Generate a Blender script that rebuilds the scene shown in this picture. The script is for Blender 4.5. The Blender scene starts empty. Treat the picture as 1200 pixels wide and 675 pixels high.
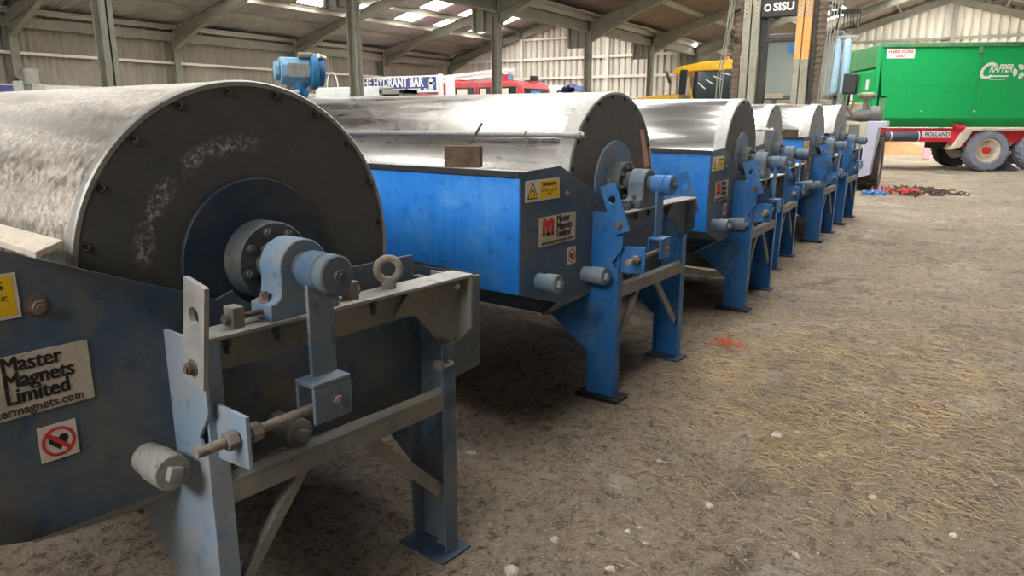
import bpy, bmesh, math, random
from mathutils import Vector, Matrix, noise as mnoise
rnd = random.Random(7)
PI = math.pi
sc = bpy.context.scene
COL = sc.collection
cos, sin, rad = math.cos, math.sin, math.radians

# ------------------------------------------------------------------ materials
def newmat(name):
    m = bpy.data.materials.new(name); m.use_nodes = True
    nt = m.node_tree; b = nt.nodes['Principled BSDF']
    return m, nt, b
def N(nt, t, **kw):
    n = nt.nodes.new(t)
    for k, v in kw.items():
        if k.startswith('i_'): n.inputs[k[2:].replace('_', ' ')].default_value = v
        else: setattr(n, k, v)
    return n
def c4(c): return (c[0], c[1], c[2], 1)
def srgb(r, g, b):
    f = lambda u: (u/255/12.92) if u/255 <= .04045 else ((u/255+.055)/1.055)**2.4
    return (f(r), f(g), f(b))
def coords(nt, scale=(1, 1, 1)):
    tc = N(nt, 'ShaderNodeTexCoord'); mp = N(nt, 'ShaderNodeMapping')
    mp.inputs['Scale'].default_value = scale
    nt.links.new(tc.outputs['Object'], mp.inputs['Vector'])
    return mp.outputs['Vector']
def noise(nt, vec, scale, detail=6, rough=.6, dist=0):
    n = N(nt, 'ShaderNodeTexNoise'); n.inputs['Scale'].default_value = scale
    n.inputs['Detail'].default_value = detail; n.inputs['Roughness'].default_value = rough
    n.inputs['Distortion'].default_value = dist
    nt.links.new(vec, n.inputs['Vector']); return n.outputs['Fac']
def ramp(nt, fac, p0, p1, c0=(0, 0, 0), c1=(1, 1, 1)):
    r = N(nt, 'ShaderNodeValToRGB'); e = r.color_ramp.elements
    e[0].position = p0; e[1].position = p1; e[0].color = c4(c0); e[1].color = c4(c1)
    nt.links.new(fac, r.inputs['Fac']); return r.outputs['Color']
def mix(nt, fac, a, b):
    m = N(nt, 'ShaderNodeMix', data_type='RGBA')
    for s, v in ((m.inputs[0], fac), (m.inputs[6], a), (m.inputs[7], b)):
        if isinstance(v, (int, float)): s.default_value = v
        elif isinstance(v, tuple): s.default_value = c4(v)
        else: nt.links.new(v, s)
    return m.outputs[2]
def math_(nt, op, a, b=None):
    m = N(nt, 'ShaderNodeMath', operation=op)
    for i, v in enumerate((a, b)):
        if v is None: continue
        if isinstance(v, (int, float)): m.inputs[i].default_value = v
        else: nt.links.new(v, m.inputs[i])
    return m.outputs[0]
def bump(nt, b, h, strength=.2, dist=.01):
    n = N(nt, 'ShaderNodeBump'); n.inputs['Strength'].default_value = strength; n.inputs['Distance'].default_value = dist
    nt.links.new(h, n.inputs['Height']); nt.links.new(n.outputs['Normal'], b.inputs['Normal'])

def plain(name, c, rough=.5, metal=0., var=.12, scale=8, bmp=0.):
    m, nt, b = newmat(name)
    v = coords(nt); f = noise(nt, v, scale)
    d = tuple(x*(1-var) for x in c); e = tuple(min(1, x*(1+var)) for x in c)
    nt.links.new(ramp(nt, f, .3, .7, d, e), b.inputs['Base Color'])
    b.inputs['Roughness'].default_value = rough; b.inputs['Metallic'].default_value = metal
    if bmp: bump(nt, b, noise(nt, v, scale*6), bmp, .01)
    return m
def paint(name, base, dust, lo, hi, rough=.45, streak=0., scale=5., dark=None, bmp=.1, dscale=1.):
    """weathered paint: base colour, dust film patches (lo..hi of the noise), vertical streaks, chips"""
    m, nt, b = newmat(name)
    v = coords(nt)
    f = noise(nt, v, scale, 8, .65, .4)
    col = mix(nt, ramp(nt, f, lo, hi), base, dust)
    if streak:
        vs = coords(nt, (9, 9, .7)); s = noise(nt, vs, 3, 5, .6)
        k = ramp(nt, s, .45, .75)
        col = mix(nt, math_(nt, 'MULTIPLY', k, streak), col, dust)
    f2 = noise(nt, v, scale*4.5, 6, .7)
    col = mix(nt, math_(nt, 'MULTIPLY', ramp(nt, f2, .56, .66), .55), col, dark if dark else tuple(x*.45 for x in base))
    nt.links.new(col, b.inputs['Base Color'])
    r = N(nt, 'ShaderNodeMapRange'); r.inputs['To Min'].default_value = rough; r.inputs['To Max'].default_value = min(1, rough+.35)
    nt.links.new(f, r.inputs['Value']); nt.links.new(r.outputs['Result'], b.inputs['Roughness'])
    bump(nt, b, noise(nt, v, 60, 4), bmp, .004)
    return m

M = {}
BLUE = srgb(22, 118, 208)
M['blue_front'] = paint('blue paint worn', srgb(18, 122, 214), srgb(104, 168, 222), .52, .9, .35, .25, 3.2, dark=srgb(16, 88, 166))
M['blue'] = paint('blue paint', srgb(14, 96, 160), srgb(92, 112, 124), .48, .82, .4, .3, 4.5, dark=srgb(18, 52, 84))
M['blue_grime'] = paint('grimy blue paint', srgb(46, 84, 118), srgb(92, 98, 102), .34, .66, .55, .8, 4, dark=srgb(26, 52, 80))
M['blue_dusty'] = paint('dusty blue paint', srgb(124, 150, 174), srgb(152, 154, 154), .35, .65, .55, .4, 5, dark=srgb(70, 110, 150))
M['blue_end_old'] = paint('old dusty blue paint', srgb(44, 76, 106), srgb(104, 102, 94), .36, .66, .55, .4, 2.6, dark=srgb(24, 60, 104))
M['blue_dim'] = paint('dulled blue paint', srgb(66, 98, 128), srgb(112, 112, 108), .32, .68, .55, .3, 4, dark=srgb(40, 60, 80))
M['grey_dust'] = paint('dust covered steel', srgb(126, 130, 132), srgb(166, 160, 150), .35, .65, .7, .2, 6, dark=srgb(80, 90, 100))
M['beam'] = paint('dusty beam paint', srgb(112, 116, 116), srgb(140, 134, 120), .35, .65, .65, .2, 6, dark=srgb(72, 92, 112))
M['dark_steel'] = paint('dark greasy steel', srgb(50, 58, 64), srgb(96, 94, 88), .42, .75, .5, 0, 7, dark=srgb(28, 30, 32))
M['rod'] = paint('dull rod steel', srgb(112, 106, 98), srgb(140, 130, 116), .35, .65, .6, 0, 20, dark=srgb(70, 60, 52))
M['rust'] = paint('rusty bolt', srgb(96, 74, 62), srgb(130, 120, 112), .4, .7, .7, 0, 30, dark=srgb(52, 38, 30))
M['cap_blue'] = paint('dark blue cap paint', srgb(28, 54, 80), srgb(76, 84, 88), .42, .75, .5, 0, 9, dark=srgb(24, 36, 48))
M['pale_blue'] = paint('bearing paint', srgb(86, 124, 158), srgb(124, 124, 120), .38, .66, .55, .2, 8, dark=srgb(52, 74, 96))
M['pale_blue_dark'] = paint('dull hub paint', srgb(58, 88, 116), srgb(104, 106, 104), .40, .7, .5, 0, 10, dark=srgb(34, 48, 62))
M['disc_dark'] = paint('dark navy disc paint', srgb(20, 42, 62), srgb(58, 60, 60), .45, .72, .42, 0, 5, dark=srgb(34, 28, 24))
M['black_rubber'] = plain('black rubber', srgb(26, 27, 28), .6)
M['black'] = plain('black plastic', srgb(22, 23, 25), .45)
M['pebble'] = plain('pale stone', srgb(178, 168, 152), .9, 0, .15, 20, .3)
M['wood'] = paint('old timber', srgb(74, 58, 46), srgb(104, 88, 72), .35, .7, .85, .4, 12, dark=srgb(46, 36, 28))
M['plank'] = paint('pale plank', srgb(172, 162, 146), srgb(190, 180, 162), .35, .7, .85, .3, 9)
M['white'] = plain('white', srgb(225, 225, 220), .5, 0, .05)
M['plaque'] = paint('plaque metal', srgb(190, 180, 162), srgb(160, 148, 128), .5, .8, .5, 0, 14, dark=srgb(140, 126, 104), bmp=.02)
M['sticker'] = plain('sticker white', srgb(206, 198, 188), .5, 0, .06, 20)
M['yellow_label'] = plain('yellow label', srgb(232, 190, 20), .5, 0, .12, 10)
M['red_label'] = plain('red print', srgb(196, 44, 46), .5, 0, .08)
M['ink'] = plain('black print', srgb(24, 22, 22), .6)
M['old_ink'] = plain('faded print', srgb(70, 58, 50), .6)
M['amber_ink'] = plain('amber print', srgb(150, 110, 20), .6)
M['pink_label'] = plain('faded red strip', srgb(190, 138, 124), .6, 0, .25, 40)

def drum_mat(name, base, dust, lo, hi, rough, g0=.36, g1=.62, gs=26):
    m, nt, b = newmat(name)
    v = coords(nt)
    band = coords(nt, (.25, 3, 3))
    f = noise(nt, band, 2.2, 8, .65, .3)
    g = noise(nt, v, gs, 8, .75, .6)
    film = math_(nt, 'MULTIPLY', ramp(nt, f, lo, hi), ramp(nt, g, g0, g1))
    nt.links.new(mix(nt, film, base, dust), b.inputs['Base Color'])
    mr = math_(nt, 'SUBTRACT', .95, math_(nt, 'MULTIPLY', film, .75))
    nt.links.new(mr, b.inputs['Metallic'])
    nt.links.new(math_(nt, 'ADD', math_(nt, 'MULTIPLY', film, .4), rough), b.inputs['Roughness'])
    bump(nt, b, noise(nt, v, 40, 5), .06, .004)
    return m
M['drum_old'] = drum_mat('dusty stainless shell', srgb(156, 148, 138), srgb(222, 214, 200), .32, .64, .36, .43, .58, 44)
M['drum_mid'] = drum_mat('worn stainless shell', srgb(172, 168, 162), srgb(196, 188, 178), .44, .75, .27)
M['drum_new'] = drum_mat('bright stainless shell', srgb(200, 198, 194), srgb(196, 190, 182), .50, .9, .17)
M['rim'] = plain('rim steel', srgb(150, 148, 142), .5, .6, .15, 30)

def face_mat(name, base, salt):
    m, nt, b = newmat(name)
    v = coords(nt)
    f = noise(nt, v, 9, 8, .7); fine = noise(nt, v, 70, 6, .75)
    col = mix(nt, ramp(nt, f, .35, .7), base, tuple(x*1.35 for x in base))
    tc = N(nt, 'ShaderNodeTexCoord'); sp = N(nt, 'ShaderNodeSeparateXYZ'); nt.links.new(tc.outputs['Object'], sp.inputs[0])
    y = math_(nt, 'SUBTRACT', sp.outputs['Y'], .347); z = math_(nt, 'SUBTRACT', sp.outputs['Z'], 1.199)
    r = math_(nt, 'SQRT', math_(nt, 'ADD', math_(nt, 'MULTIPLY', y, y), math_(nt, 'MULTIPLY', z, z)))
    ringd = math_(nt, 'ABSOLUTE', math_(nt, 'SUBTRACT', r, .36))
    crust = math_(nt, 'SUBTRACT', 1, ramp(nt, ringd, .03, .13))
    if salt:
        ang = math_(nt, 'ARCTAN2', z, math_(nt, 'MULTIPLY', y, -1))
        amask = math_(nt, 'MULTIPLY', ramp(nt, ang, .05, .2), math_(nt, 'SUBTRACT', 1, ramp(nt, math_(nt, 'DIVIDE', ang, 3.2), .40, .56)))
        rm = math_(nt, 'SUBTRACT', 1, ramp(nt, math_(nt, 'ABSOLUTE', math_(nt, 'SUBTRACT', r, .335)), .006, .035))
        sp2 = noise(nt, v, 55, 8, .85); sp3 = noise(nt, v, 14, 3, .5)
        k = math_(nt, 'MULTIPLY', math_(nt, 'MULTIPLY', amask, rm), math_(nt, 'MULTIPLY', ramp(nt, sp2, .49, .56), ramp(nt, sp3, .42, .56)))
        col = mix(nt, math_(nt, 'MULTIPLY', k, .9), col, srgb(196, 188, 178))
    nt.links.new(col, b.inputs['Base Color'])
    b.inputs['Roughness'].default_value = .8
    h = math_(nt, 'ADD', math_(nt, 'MULTIPLY', math_(nt, 'MULTIPLY', fine, crust), 1.6), math_(nt, 'MULTIPLY', f, .3))
    bump(nt, b, h, .9, .012)
    return m
M['face_old'] = face_mat('crusted drum end', srgb(66, 64, 60), True)
M['face'] = face_mat('black drum end', srgb(86, 83, 80), False)
M['face_grey'] = face_mat('grey drum end', srgb(140, 138, 136), False)

def sheet_mat(name, c, c2, rough=.75, lap=None):
    m, nt, b = newmat(name)
    v = coords(nt, (1, 1, .35)); f = noise(nt, v, 1.6, 8, .7, .3); g = noise(nt, coords(nt), 9, 5)
    col = mix(nt, ramp(nt, f, .3, .7), c, c2)
    col = mix(nt, math_(nt, 'MULTIPLY', ramp(nt, g, .55, .8), .35), col, tuple(x*.6 for x in c))
    nt.links.new(col, b.inputs['Base Color']); b.inputs['Roughness'].default_value = rough
    return m
M['wall_sheet'] = sheet_mat('fibre cement wall', srgb(158, 152, 140), srgb(134, 127, 114))
M['wall_gable'] = sheet_mat('pale gable sheet', srgb(214, 209, 196), srgb(190, 184, 170))
M['wall_dark'] = sheet_mat('brown sheet', srgb(110, 100, 88), srgb(92, 84, 74))
M['roof_sheet'] = sheet_mat('fibre cement roof', srgb(172, 173, 170), srgb(148, 149, 146))
M['roof_brown'] = sheet_mat('brown roof sheet', srgb(138, 126, 116), srgb(118, 107, 98))
M['steel_grey'] = paint('grey painted frame', srgb(128, 128, 116), srgb(156, 150, 134), .45, .8, .6, .3, 4, dark=srgb(80, 76, 66))
M['purlin'] = plain('galvanised purlin', srgb(150, 144, 130), .5, .3, .12, 3)
M['girt_white'] = plain('pale girt', srgb(215, 210, 196), .6, 0, .08, 3)

def skylight_mat():
    m, nt, b = newmat('translucent sheet'); nt.nodes.remove(b)
    out = nt.nodes['Material Output']
    t = N(nt, 'ShaderNodeBsdfTransparent'); t.inputs['Color'].default_value = (.95, .96, .97, 1)
    d = N(nt, 'ShaderNodeBsdfTranslucent'); d.inputs['Color'].default_value = (.9, .92, .93, 1)
    mx = N(nt, 'ShaderNodeMixShader'); mx.inputs[0].default_value = .35
    nt.links.new(t.outputs[0], mx.inputs[1]); nt.links.new(d.outputs[0], mx.inputs[2]); nt.links.new(mx.outputs[0], out.inputs['Surface'])
    return m
M['skylight'] = skylight_mat()
def glass_mat(name, tint, rough=.08):
    m, nt, b = newmat(name)
    b.inputs['Base Color'].default_value = c4(tint); b.inputs['Roughness'].default_value = rough
    b.inputs['IOR'].default_value = 1.45
    b.inputs['Alpha'].default_value = .5
    return m
M['glass'] = glass_mat('cab glass', srgb(170, 182, 180))
M['glass_dark'] = plain('dark cab glass', srgb(36, 52, 56), .12, 0, .3, 3)

def ground_mat():
    m, nt, b = newmat('dirt floor')
    v = coords(nt)
    big = noise(nt, v, .55, 6, .6, .5); mid = noise(nt, v, 2.6, 8, .7, .6); fine = noise(nt, v, 17, 10, .8, .4); grit = noise(nt, v, 75, 6, .8)
    col = mix(nt, ramp(nt, big, .35, .68), srgb(164, 147, 130), srgb(192, 174, 152))
    col = mix(nt, math_(nt, 'MULTIPLY', ramp(nt, mid, .46, .66), .6), col, srgb(190, 170, 140))
    col = mix(nt, math_(nt, 'MULTIPLY', ramp(nt, noise(nt, v, .9, 8, .7, 1.2), .55, .66), .7), col, srgb(214, 206, 192))
    col = mix(nt, math_(nt, 'MULTIPLY', ramp(nt, noise(nt, v, 1.3, 8, .7, 1.), .54, .68), .7), col, srgb(100, 86, 74))
    col = mix(nt, math_(nt, 'MULTIPLY', ramp(nt, fine, .50, .60), .75), col, srgb(82, 70, 58))
    col = mix(nt, math_(nt, 'MULTIPLY', ramp(nt, grit, .55, .62), .8), col, srgb(226, 216, 198))
    col = mix(nt, math_(nt, 'MULTIPLY', ramp(nt, noise(nt, v, 48, 6, .8), .56, .62), .7), col, srgb(58, 48, 40))
    nt.links.new(col, b.inputs['Base Color']); b.inputs['Roughness'].default_value = .95
    b.inputs['Specular IOR Level'].default_value = .2
    h = math_(nt, 'ADD', math_(nt, 'ADD', fine, math_(nt, 'MULTIPLY', grit, .6)), math_(nt, 'MULTIPLY', mid, .8))
    bump(nt, b, h, 1., .05)
    return m
M['dirt'] = ground_mat()
M['straw'] = plain('straw', srgb(190, 168, 126), .85, 0, .3, 3)
M['straw2'] = plain('dead straw', srgb(164, 142, 114), .9, 0, .3, 3)
M['twine'] = plain('orange twine', srgb(206, 96, 60), .8)
M['twig'] = plain('dark twigs', srgb(86, 70, 58), .9)
M['blue_plastic'] = plain('blue plastic', srgb(60, 140, 205), .5)
M['red_rag'] = plain('red scrap', srgb(196, 66, 60), .7)

# ------------------------------------------------------------------ mesh builder
class MB:
    def __init__(s): s.v = []; s.f = []
    def add(s, vs, fs):
        o = len(s.v); s.v += [tuple(p) for p in vs]; s.f += [tuple(i+o for i in f) for f in fs]; return s
    def box(s, x0, x1, y0, y1, z0, z1):
        vs = [(x, y, z) for x in (x0, x1) for y in (y0, y1) for z in (z0, z1)]
        return s.add(vs, [(0, 1, 3, 2), (4, 6, 7, 5), (0, 4, 5, 1), (2, 3, 7, 6), (0, 2, 6, 4), (1, 5, 7, 3)])
    def prism(s, pts, vec):
        n = len(pts); vec = Vector(vec); a = [Vector(p) for p in pts]; b = [p+vec for p in a]
        return s.add(a+b, [tuple(range(n)), tuple(range(2*n-1, n-1, -1))]+[(i, (i+1) % n, n+(i+1) % n, n+i) for i in range(n)])
    def prx(s, x, th, yz): return s.prism([(x, a, b) for a, b in yz], (th, 0, 0))
    def pry(s, y, th, xz): return s.prism([(a, y, b) for a, b in xz], (0, th, 0))
    def prz(s, z, th, xy): return s.prism([(a, b, z) for a, b in xy], (0, 0, th))
    def bar(s, p0, p1, w, h, up=(0, 0, 1)):
        p0, p1 = Vector(p0), Vector(p1); d = (p1-p0).normalized(); u = Vector(up)
        a = d.cross(u).normalized()*(w/2); c = a.normalized().cross(d)*(h/2)
        q = [a+c, -a+c, -a-c, a-c]
        return s.add([p0+k for k in q]+[p1+k for k in q], [(0, 1, 2, 3), (7, 6, 5, 4)]+[(i, i+4, (i+1) % 4+4, (i+1) % 4) for i in range(4)])
    def cyl(s, p0, p1, r0, r1=None, n=24, rot=0):
        r1 = r0 if r1 is None else r1
        p0, p1 = Vector(p0), Vector(p1); d = (p1-p0).normalized()
        a = d.orthogonal().normalized(); 
        if abs(d.x) > .99: a = Vector((0, 1, 0))
        elif abs(d.y) > .99: a = Vector((1, 0, 0))
        elif abs(d.z) > .99: a = Vector((1, 0, 0))
        c = d.cross(a)
        ring = [a*cos(2*PI*i/n+rot)+c*sin(2*PI*i/n+rot) for i in range(n)]
        return s.add([p0+k*r0 for k in ring]+[p1+k*r1 for k in ring],
                     [tuple(range(n-1, -1, -1)), tuple(range(n, 2*n))]+[(i, (i+1) % n, (i+1) % n+n, i+n) for i in range(n)])
    def lathe(s, o, d, prof, n=48, closed=False):
        """prof = [(along, radius)...]"""
        o, d = Vector(o), Vector(d).normalized(); a = Vector((0, 0, 1)) if abs(d.z) < .9 else Vector((1, 0, 0))
        a = (a-d*a.dot(d)).normalized(); c = d.cross(a); vs = []; fs = []
        for t, r in prof:
            for i in range(n): vs.append(o+d*t+(a*cos(2*PI*i/n)+c*sin(2*PI*i/n))*r)
        m = len(prof)
        for j in range(m-1):
            for i in range(n): fs.append((j*n+i, j*n+(i+1) % n, (j+1)*n+(i+1) % n, (j+1)*n+i))
        if closed:
            for i in range(n): fs.append(((m-1)*n+i, (m-1)*n+(i+1) % n, (i+1) % n, i))
        else:
            if prof[0][1] > 1e-6: fs.append(tuple(range(n-1, -1, -1)))
            if prof[-1][1] > 1e-6: fs.append(tuple(range((m-1)*n, m*n)))
        return s.add(vs, fs)
    def tube(s, path, r, n=8, cap=True):
        P = [Vector(p) for p in path]; vs = []; fs = []; pa = None
        for i, p in enumerate(P):
            d = (P[min(i+1, len(P)-1)]-P[max(i-1, 0)]).normalized()
            a = d.orthogonal().normalized() if pa is None else (pa-d*pa.dot(d)).normalized(); pa = a; c = d.cross(a)
            for k in range(n): vs.append(p+(a*cos(2*PI*k/n)+c*sin(2*PI*k/n))*r)
        for j in range(len(P)-1):
            for k in range(n): fs.append((j*n+k, j*n+(k+1) % n, (j+1)*n+(k+1) % n, (j+1)*n+k))
        if cap: fs += [tuple(range(n-1, -1, -1)), tuple(range((len(P)-1)*n, len(P)*n))]
        return s.add(vs, fs)
    def torus(s, o, d, R, r, n=28, k=10):
        prof = [(r*sin(2*PI*i/k), R+r*cos(2*PI*i/k)) for i in range(k)]
        return s.lathe(o, d, prof, n, closed=True)
    def build(s, name, mat, parent=None, bevel=0., smooth=40, seg=2, weld=False):
        me = bpy.data.meshes.new(name)
        me.from_pydata([tuple(p) for p in s.v], [], s.f)
        bm = bmesh.new(); bm.from_mesh(me)
        if weld: bmesh.ops.remove_doubles(bm, verts=bm.verts, dist=1e-5)
        bmesh.ops.recalc_face_normals(bm, faces=bm.faces); bm.to_mesh(me); bm.free()
        if isinstance(mat, str): mat = M[mat]
        me.materials.append(mat)
        if smooth:
            me.shade_smooth(); me.set_sharp_from_angle(angle=rad(smooth))
        o = bpy.data.objects.new(name, me); COL.objects.link(o)
        if parent is not None: o.parent = parent
        if bevel:
            b = o.modifiers.new('bevel', 'BEVEL'); b.width = bevel; b.segments = seg; b.limit_method = 'ANGLE'; b.angle_limit = rad(40)
        return o

def tag(o, label, cat, group=None, kind=None):
    o['label'] = label; o['category'] = cat
    if group: o['group'] = group
    if kind: o['kind'] = kind
    return o
def thing(name, label, cat, loc=(0, 0, 0), rot=(0, 0, 0), group=None):
    o = bpy.data.objects.new(name, None); COL.objects.link(o); o.location = loc; o.rotation_euler = rot
    o.empty_display_size = .1
    return tag(o, label, cat, group)
def struct(o): o['kind'] = 'structure'; return o

_tc = {}
def text(name, body, size, loc, rot, mat, parent=None, extrude=.0006, offset=0., align='CENTER', sx=1., shear=0., spacing=1., bold=0.):
    key = (body, size, extrude, offset, align, sx, shear, spacing, bold)
    if key not in _tc:
        cu = bpy.data.curves.new('lettering', 'FONT'); cu.body = body; cu.size = size; cu.extrude = extrude; cu.offset = offset
        cu.align_x = align; cu.align_y = 'CENTER'; cu.shear = shear; cu.space_line = .8; cu.space_character = spacing; cu.resolution_u = 4
        t = bpy.data.objects.new('tmp', cu); COL.objects.link(t); bpy.context.view_layer.update()
        dg = bpy.context.evaluated_depsgraph_get()
        me = bpy.data.meshes.new_from_object(t.evaluated_get(dg)); me.materials.clear()
        for v in me.vertices: v.co.x *= sx
        if bold:                                # heavier strokes
            v0 = [tuple(v.co) for v in me.vertices]; f0 = [tuple(p.vertices) for p in me.polygons]; V, Fc = [], []
            for k in range(5):
                o_ = len(V); V += [(x+bold*(k-2)/2, y+bold*.5*((k % 2)-.5), z+k*.00002) for x, y, z in v0]; Fc += [tuple(i+o_ for i in f) for f in f0]
            me = bpy.data.meshes.new('lettering'); me.from_pydata(V, [], Fc)
        bpy.data.objects.remove(t); _tc[key] = me
    me = _tc[key].copy(); me.materials.append(M[mat] if isinstance(mat, str) else mat)
    o = bpy.data.objects.new(name, me); COL.objects.link(o); o.location = loc; o.rotation_euler = rot
    if parent is not None: o.parent = parent
    return o
RX = (PI/2, 0, PI/2)      # facing +X
RYm = (PI/2, 0, 0)        # facing -Y

# ------------------------------------------------------------------ camera
cam = bpy.data.cameras.new('camera'); co = bpy.data.objects.new('camera', cam); COL.objects.link(co)
co.location = (0, 0, 1.6); co.rotation_euler = (rad(90-13.4), 0, rad(31.478))
cam.sensor_width = 36; cam.lens = 850/1200*36; cam.clip_start = .05; cam.clip_end = 300
sc.camera = co

# ------------------------------------------------------------------ ground
def gh(x, y):
    ys = [(-30, -.02), (0, -.012), (2.4, -.008), (3.6, .018), (7, .02), (8.3, .006), (10, .026), (13, .036), (20, .0), (60, 0)]
    for (a, u), (b, w) in zip(ys, ys[1:]):
        if y <= b:
            t = (y-a)/(b-a); t = t*t*(3-2*t); base = u+(w-u)*t; break
    k = max(0., min(1., (x+1.1)/1.5))
    amp = .006+.014*k
    return base*(1-.5*k)+amp*mnoise.noise((x*.9, y*.9, 3.1))+amp*.5*mnoise.noise((x*2.7, y*2.7, 8.4))+.004*mnoise.noise((x*9, y*9, 1.4))*k
def axis(a, b, spans):
    out = []; x = a
    while x < b-1e-6:
        out.append(x); st = .9
        for lo, hi, s_ in spans:
            if lo <= x < hi: st = min(st, s_)
        x += st
    out.append(b); return out
gx = axis(-26, 16, [(-4, 4, .045), (-8, 7, .25)]); gy = axis(-14, 48, [(1, 7, .045), (-2, 20, .2)])
g = MB(); nx = len(gx)
for y in gy:
    for x in gx: g.v.append((x, y, gh(x, y)))
for j in range(len(gy)-1):
    for i in range(nx-1): g.f.append((j*nx+i, j*nx+i+1, (j+1)*nx+i+1, (j+1)*nx+i))
struct(g.build('floor', 'dirt', smooth=180))

# ------------------------------------------------------------------ shed shell
def corr(name, mat, O, U, V, Nn, L, rows, pitch, amp, holes=(), prof='sin', spp=6):
    """corrugated sheet; U = across the ridges (length L), V = along them, rows = v breaks, holes=(u0,u1,v0,v1)"""
    O, U, V, Nn = Vector(O), Vector(U), Vector(V), Vector(Nn)
    n = int(L/pitch*spp); us = [i*L/n for i in range(n+1)]
    def h(u):
        t = (u/pitch) % 1
        if prof == 'sin': return amp*cos(2*PI*t)
        return amp*max(-1, min(1, (abs(t-.5)-.25)*14))
    m = MB()
    for v in rows:
        for u in us: m.v.append(tuple(O+U*u+V*v+Nn*h(u)))
    for j in range(len(rows)-1):
        vm = (rows[j]+rows[j+1])/2
        for i in range(n):
            um = (us[i]+us[i+1])/2
            if any(a < um < b and c < vm < d for a, b, c, d in holes): continue
            m.f.append((j*(n+1)+i, j*(n+1)+i+1, (j+1)*(n+1)+i+1, (j+1)*(n+1)+i))
    return struct(m.build(name, mat, smooth=60))
Y0, Y1, Y2 = -5.0, 28.0, 37.0
SL, SR = .256, .31
XL, XV, XR = -20.5, -9.0, 6.6
XLR, XRR = -14.75, -1.2
ZL = 4.2                      # sheet height at the left eave and at the valley
ZLR = ZL+SL*(XLR-XL); ZRR = ZL+SR*(XRR-XV)
FR = [-4.2, .4, 5.3, 9.6, 14.05, 18.65, 23.3, 27.85]
wn = [0]; tn = [0]
def window(m):
    wn[0] += 1; return struct(m.build('window_%d' % wn[0], 'skylight', smooth=0))
def trim(m, mat='steel_grey', bevel=0):
    tn[0] += 1; return struct(m.build('trim_%d' % tn[0], mat, bevel=bevel))
def roof_plane(x, side):
    return {'L1': ZL+SL*(x-XL), 'L2': ZLR-SL*(x-XLR), 'R1': ZL+SR*(x-XV), 'R2': ZRR-SR*(x-XRR)}[side]
def roof_half(side, xa, xb, y1, pitch, mat, skyrows, skyY, skyw, left):
    s_ = SL if side[0] == 'L' else SR
    sg = 1 if side[1] == '1' else -1
    k = math.sqrt(1+s_*s_); V = Vector((1, 0, sg*s_))/k; Nn = Vector((-sg*s_, 0, 1))/k
    O = (xa, Y0, roof_plane(xa, side)); tot = (xb-xa)*k; y1 += .3
    rows = sorted(set([0, tot]+[(x-xa)*k for r in skyrows for x in r])); holes = []
    for a, b in skyrows:
        for y in skyY:
            holes.append((y-Y0, y+skyw-Y0, (a-xa)*k, (b-xa)*k))
            m = MB(); za, zb = roof_plane(a, side), roof_plane(b, side)
            m.add([(a-.03, y-.05, za+.03), (b+.03, y-.05, zb+.03), (b+.03, y+skyw+.05, zb+.03), (a-.03, y+skyw+.05, za+.03)], [(0, 1, 2, 3)])
            window(m)
    corr('ceiling', mat, O, (0, 1, 0), V, Nn, y1-Y0, rows, pitch, .025, holes)
skL = [16.4-2.275*6+2.275*i for i in range(12)]; skL = [y for y in skL if y < 27]
roof_half('L1', XL-.2, XLR, Y1, .15, 'roof_sheet', [(-17.7, -16.9), (-16.55, -15.85)], skL, 1.02, True)
roof_half('L2', XLR, XV, Y1, .15, 'roof_sheet', [(-13.2, -12.4), (-11.8, -11.0)], skL, 1.02, True)
skR = [1.7+1.55*i for i in range(22)]
roof_half('R1', XV, XRR, Y2, .15, 'roof_brown', [(-5.7, -4.5), (-2.9, -1.5)], skR, .8, False)
roof_half('R2', XRR, XR+.2, Y2, .15, 'roof_brown', [(-1.0, .1)], [y for y in skR if y > 3.9], .8, False)  # skylight row added on this slope to brighten the ground
# left wall
corr('wall_left', 'wall_sheet', (XL-.12, Y0, 0), (0, 1, 0), (0, 0, 1), (1, 0, 0), Y1-Y0, [0, 2.3, ZL+.05], .17, .028)
# far gable of the left bay
def gable(name, mat, x0, x1, xr, zr, z0, y, pitch, amp):
    n = int((x1-x0)/pitch*6); m = MB()
    for i in range(n+1):
        x = x0+(x1-x0)*i/n; t = (x/pitch) % 1
        h = amp*max(-1, min(1, (abs(t-.5)-.40)*18))
        zt = z0+(zr-z0)*((x-x0)/(xr-x0) if x < xr else (x1-x)/(x1-xr))
        m.v += [(x, y+h, 0), (x, y+h, zt)]
    for i in range(n): m.f.append((2*i, 2*i+2, 2*i+3, 2*i+1))
    return struct(m.build(name, mat, smooth=50))
gable('wall_back', 'wall_gable', XL, XV, XLR, ZLR+.03, ZL+.03, Y1+.1, .27, .06)
gable('wall_far', 'wall_gable', XV, XR, XRR, ZRR+.03, ZL+.03, Y2+.1, .33, .05)
corr('wall_divider', 'wall_dark', (XV+.02, Y1, 0), (0, 1, 0), (0, 0, 1), (1, 0, 0), Y2-Y1, [0, ZL], .17, .025)
corr('wall_light_block', 'wall_sheet', (0.2, Y0, 0), (1, 0, 0), (0, 0, 1), (0, 1, 0), XR-.2, [0, ZL+.05, 6.0], .17, .025)  # unseen wall behind the camera, added to keep light off the +X faces
corr('wall_light_block', 'wall_sheet', (XL, Y0, 0), (1, 0, 0), (0, 0, 1), (0, 1, 0), .2-XL, [0, 4.25], .17, .025)  # unseen wall, added and raised to block low light from behind the camera
corr('wall_right', 'wall_dark', (XR+.12, Y0, 0), (0, 1, 0), (0, 0, 1), (-1, 0, 0), 27.0-Y0, [0, ZL+.05], .17, .028)
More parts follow.
